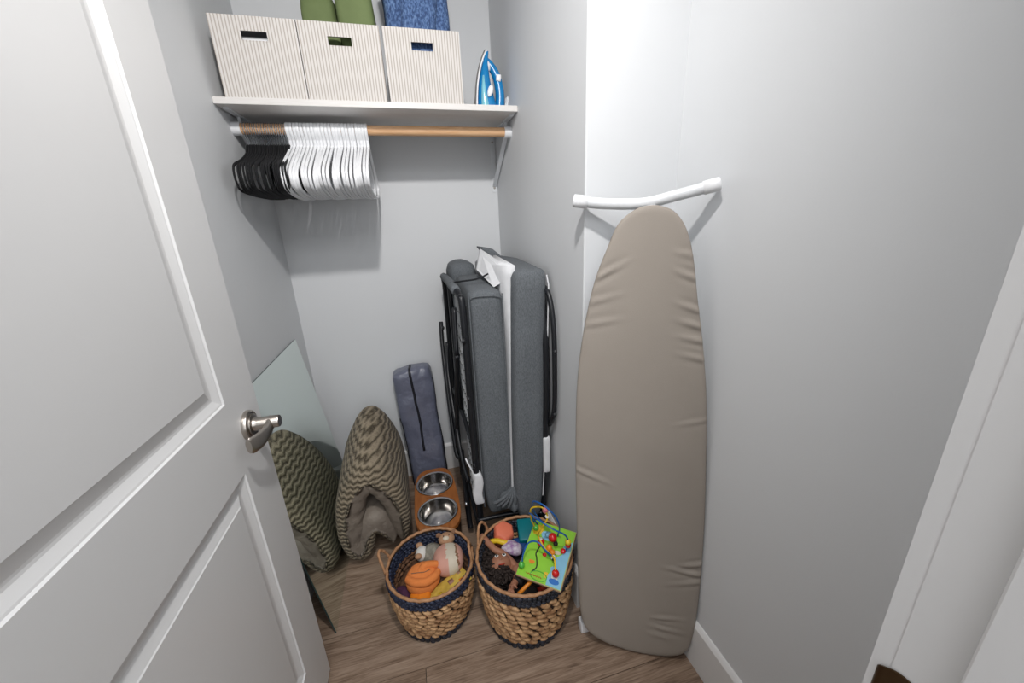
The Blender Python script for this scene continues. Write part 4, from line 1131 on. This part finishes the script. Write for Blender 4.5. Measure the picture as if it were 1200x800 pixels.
# ---------------------------------------------------------------- ironing board
def ironing_board():
    B0 = Vector((.543, .708, 0)); h = Vector((.88794, -.45997, 0)); u = Vector((.02587, .04993, .99842)); n = Vector((-.45924, -.88653, .05624)).normalized()
    r = empty('ironing_board', (.55, .75, 0)); tag(r, 'tall taupe-covered ironing board standing on end against the right wall', 'ironing board')
    left = [(-.045, 1.3225), (-.075, 1.315), (-.111, 1.285), (-.134, 1.232), (-.162, 1.152), (-.184, 1.045), (-.198, .931), (-.203, .81), (-.202, .628), (-.196, .43), (-.186, .19), (-.176, .10), (-.154, .052), (-.105, .022), (-.045, .008), (.000, .004)]
    right = [(.050, .006), (.105, .018), (.135, .045), (.149, .11), (.153, .253), (.146, .484), (.134, .666), (.122, .81), (.112, .90), (.095, 1.008), (.075, 1.11), (.057, 1.208), (.038, 1.268), (.012, 1.305), (-.018, 1.320)]
    ol0 = spline([(s, t, 0) for s, t in left+right], 6, True); ol = []
    for a_, b_ in zip(ol0, ol0[1:]+ol0[:1]):   # even spacing, fine enough for the creases
        m__ = max(1, int((b_-a_).length/.005)); ol += [a_+(b_-a_)*(k_/m__) for k_ in range(m__)]
    cen = Vector((-.024, .62, 0)); N = len(ol)
    def W(s, t, d): return B0+h*s+u*t+n*d
    b = MB(); rs = []
    steps = [(.90, -.020, 0), (.985, -.021, 0), (1.0, -.014, 1), (1.0, -.007, 1), (.993, -.0015, 1), (.975, .0015, .9), (.93, .0030, .7), (.88, .0035, .6), (.82, .0035, .4), (.76, .0035, .3), (.70, .0035, .15), (.62, .0035, .1), (.57, .0035, .1), (.52, .0035, .05), (.47, .0035, .05), (.42, .0035, .05), (.36, .0035, .05), (.30, .0035, .05), (.275, .0035, .05), (.25, .0035, 0)]
    for k, dd, wr in steps:
        ring = []
        for i, p in enumerate(ol):
            # scale toward a spine line rather than one centre
            spine_t = max(.16, min(1.20, p.y)); c = Vector((-.024-.0*spine_t, spine_t, 0))
            q = c+(p-c)*k
            f = noise.noise(Vector((q.x*6, q.y*22+q.x*9, 2.3)))
            cr = 0
            for (t0, s0, sl, am) in ((1.215, .03, -.25, .005), (1.165, .045, -.4, .006), (1.085, .07, -.35, .006), (1.045, .08, -.3, .007), (1.01, .085, -.2, .006), (.965, .09, -.2, .005), (1.17, -.14, .55, .007), (1.105, -.155, .3, .004), (1.05, -.15, .2, .004), (.335, .12, -.1, .007), (.365, .13, .35, .006), (.30, .12, .3, .005), (.16, .06, .15, .004), (.12, .06, -.05, .004), (.09, .04, .0, .004), (.62, -.17, -.4, .005), (.80, .10, .3, .003)):
                dist = abs((q.y-t0)-sl*(q.x-s0)); al = math.exp(-((q.x-s0)/.045)**2)
                cr += .6*am*al*min(1, max(0, abs(q.x+.024)-.03)/.05)*(math.exp(-(dist/.007)**2)-.7*math.exp(-((dist-.012)/.006)**2))
            ring.append(W(q.x, q.y, dd+(f*.0012*wr)+cr*(1 if dd > .001 else .5)))
        rs.append(ring)
    b.rings(rs); b.build('padded_cover', 'board_cover', r, sharp=False)
    # metal deck edge behind the cover
    rs = [[W((p.x+.024)*k-.024, .62+(p.y-.62)*k+.002, d) for p in ol] for k, d in ((.97, -.030), (.975, -.021))]
    MB().rings(rs).build('metal_deck', 'white_metal', r, sharp=False)
    # curved foot bar with end caps
    a, m_, c = Vector((.405, .893, 1.338)), Vector((.547, .832, 1.326)), Vector((.668, .748, 1.356))
    bar = spline([a, a+(m_-a)*.45+Vector((0, 0, -.004)), m_, c+(m_-c)*.5+Vector((0, 0, -.001)), c], 8)
    MB().tube(bar, .0128, 16).build('foot_bar', 'white_metal', r, sharp=False)
    for e, d in ((0, 1), (len(bar)-1, -1)):
        p0 = bar[e]; t = (bar[e+d*2]-bar[e]).normalized()
        MB().tube([p0-t*.010, p0-t*.008, p0+t*.024, p0+t*.0245], [.0125, .0150, .0148, .0132], 18).build('end_cap', 'white_plastic', r, sharp=False)
    # folded legs behind the deck
    def leg(pts, rad): MB().tube(pts, rad, 12).build('leg_tube', 'white_metal', r, sharp=False)
    leg([m_, W(-.030, 1.30, -.045), W(-.03, .8, -.050), W(-.03, .20, -.045)], .0105)
    leg([W(-.09, .25, -.050), W(-.07, .7, -.055), W(-.05, 1.1, -.05)], .0085)
    leg([W(.06, .25, -.050), W(.04, .7, -.055), W(.02, 1.1, -.05)], .0085)
    leg([W(-.168, .045, -.050), W(-.160, .30, -.050), W(-.09, .42, -.05)], .0090)
    leg([W(.10, .045, -.050), W(.10, .30, -.050), W(.04, .42, -.05)], .0090)
    leg([W(-.155, .26, -.052), W(.10, .26, -.050)], .0090)
    for s in (-.168, .10):
        b = MB(); b.rbox((.034, .030, .046), .005, (2, 2, 2), c=W(s, .025, -.046)); b.build('rubber_foot', 'white_plastic', r, sharp=False)
    tube_end = W(-.03, 1.315, -.028)
    MB().tube([m_+Vector((0, 0, -.01)), tube_end], .010, 12).build('neck_piece', 'white_plastic', r, sharp=False)
ironing_board()

for o in bpy.data.objects:
    if '_o' in o.keys(): del o['_o']
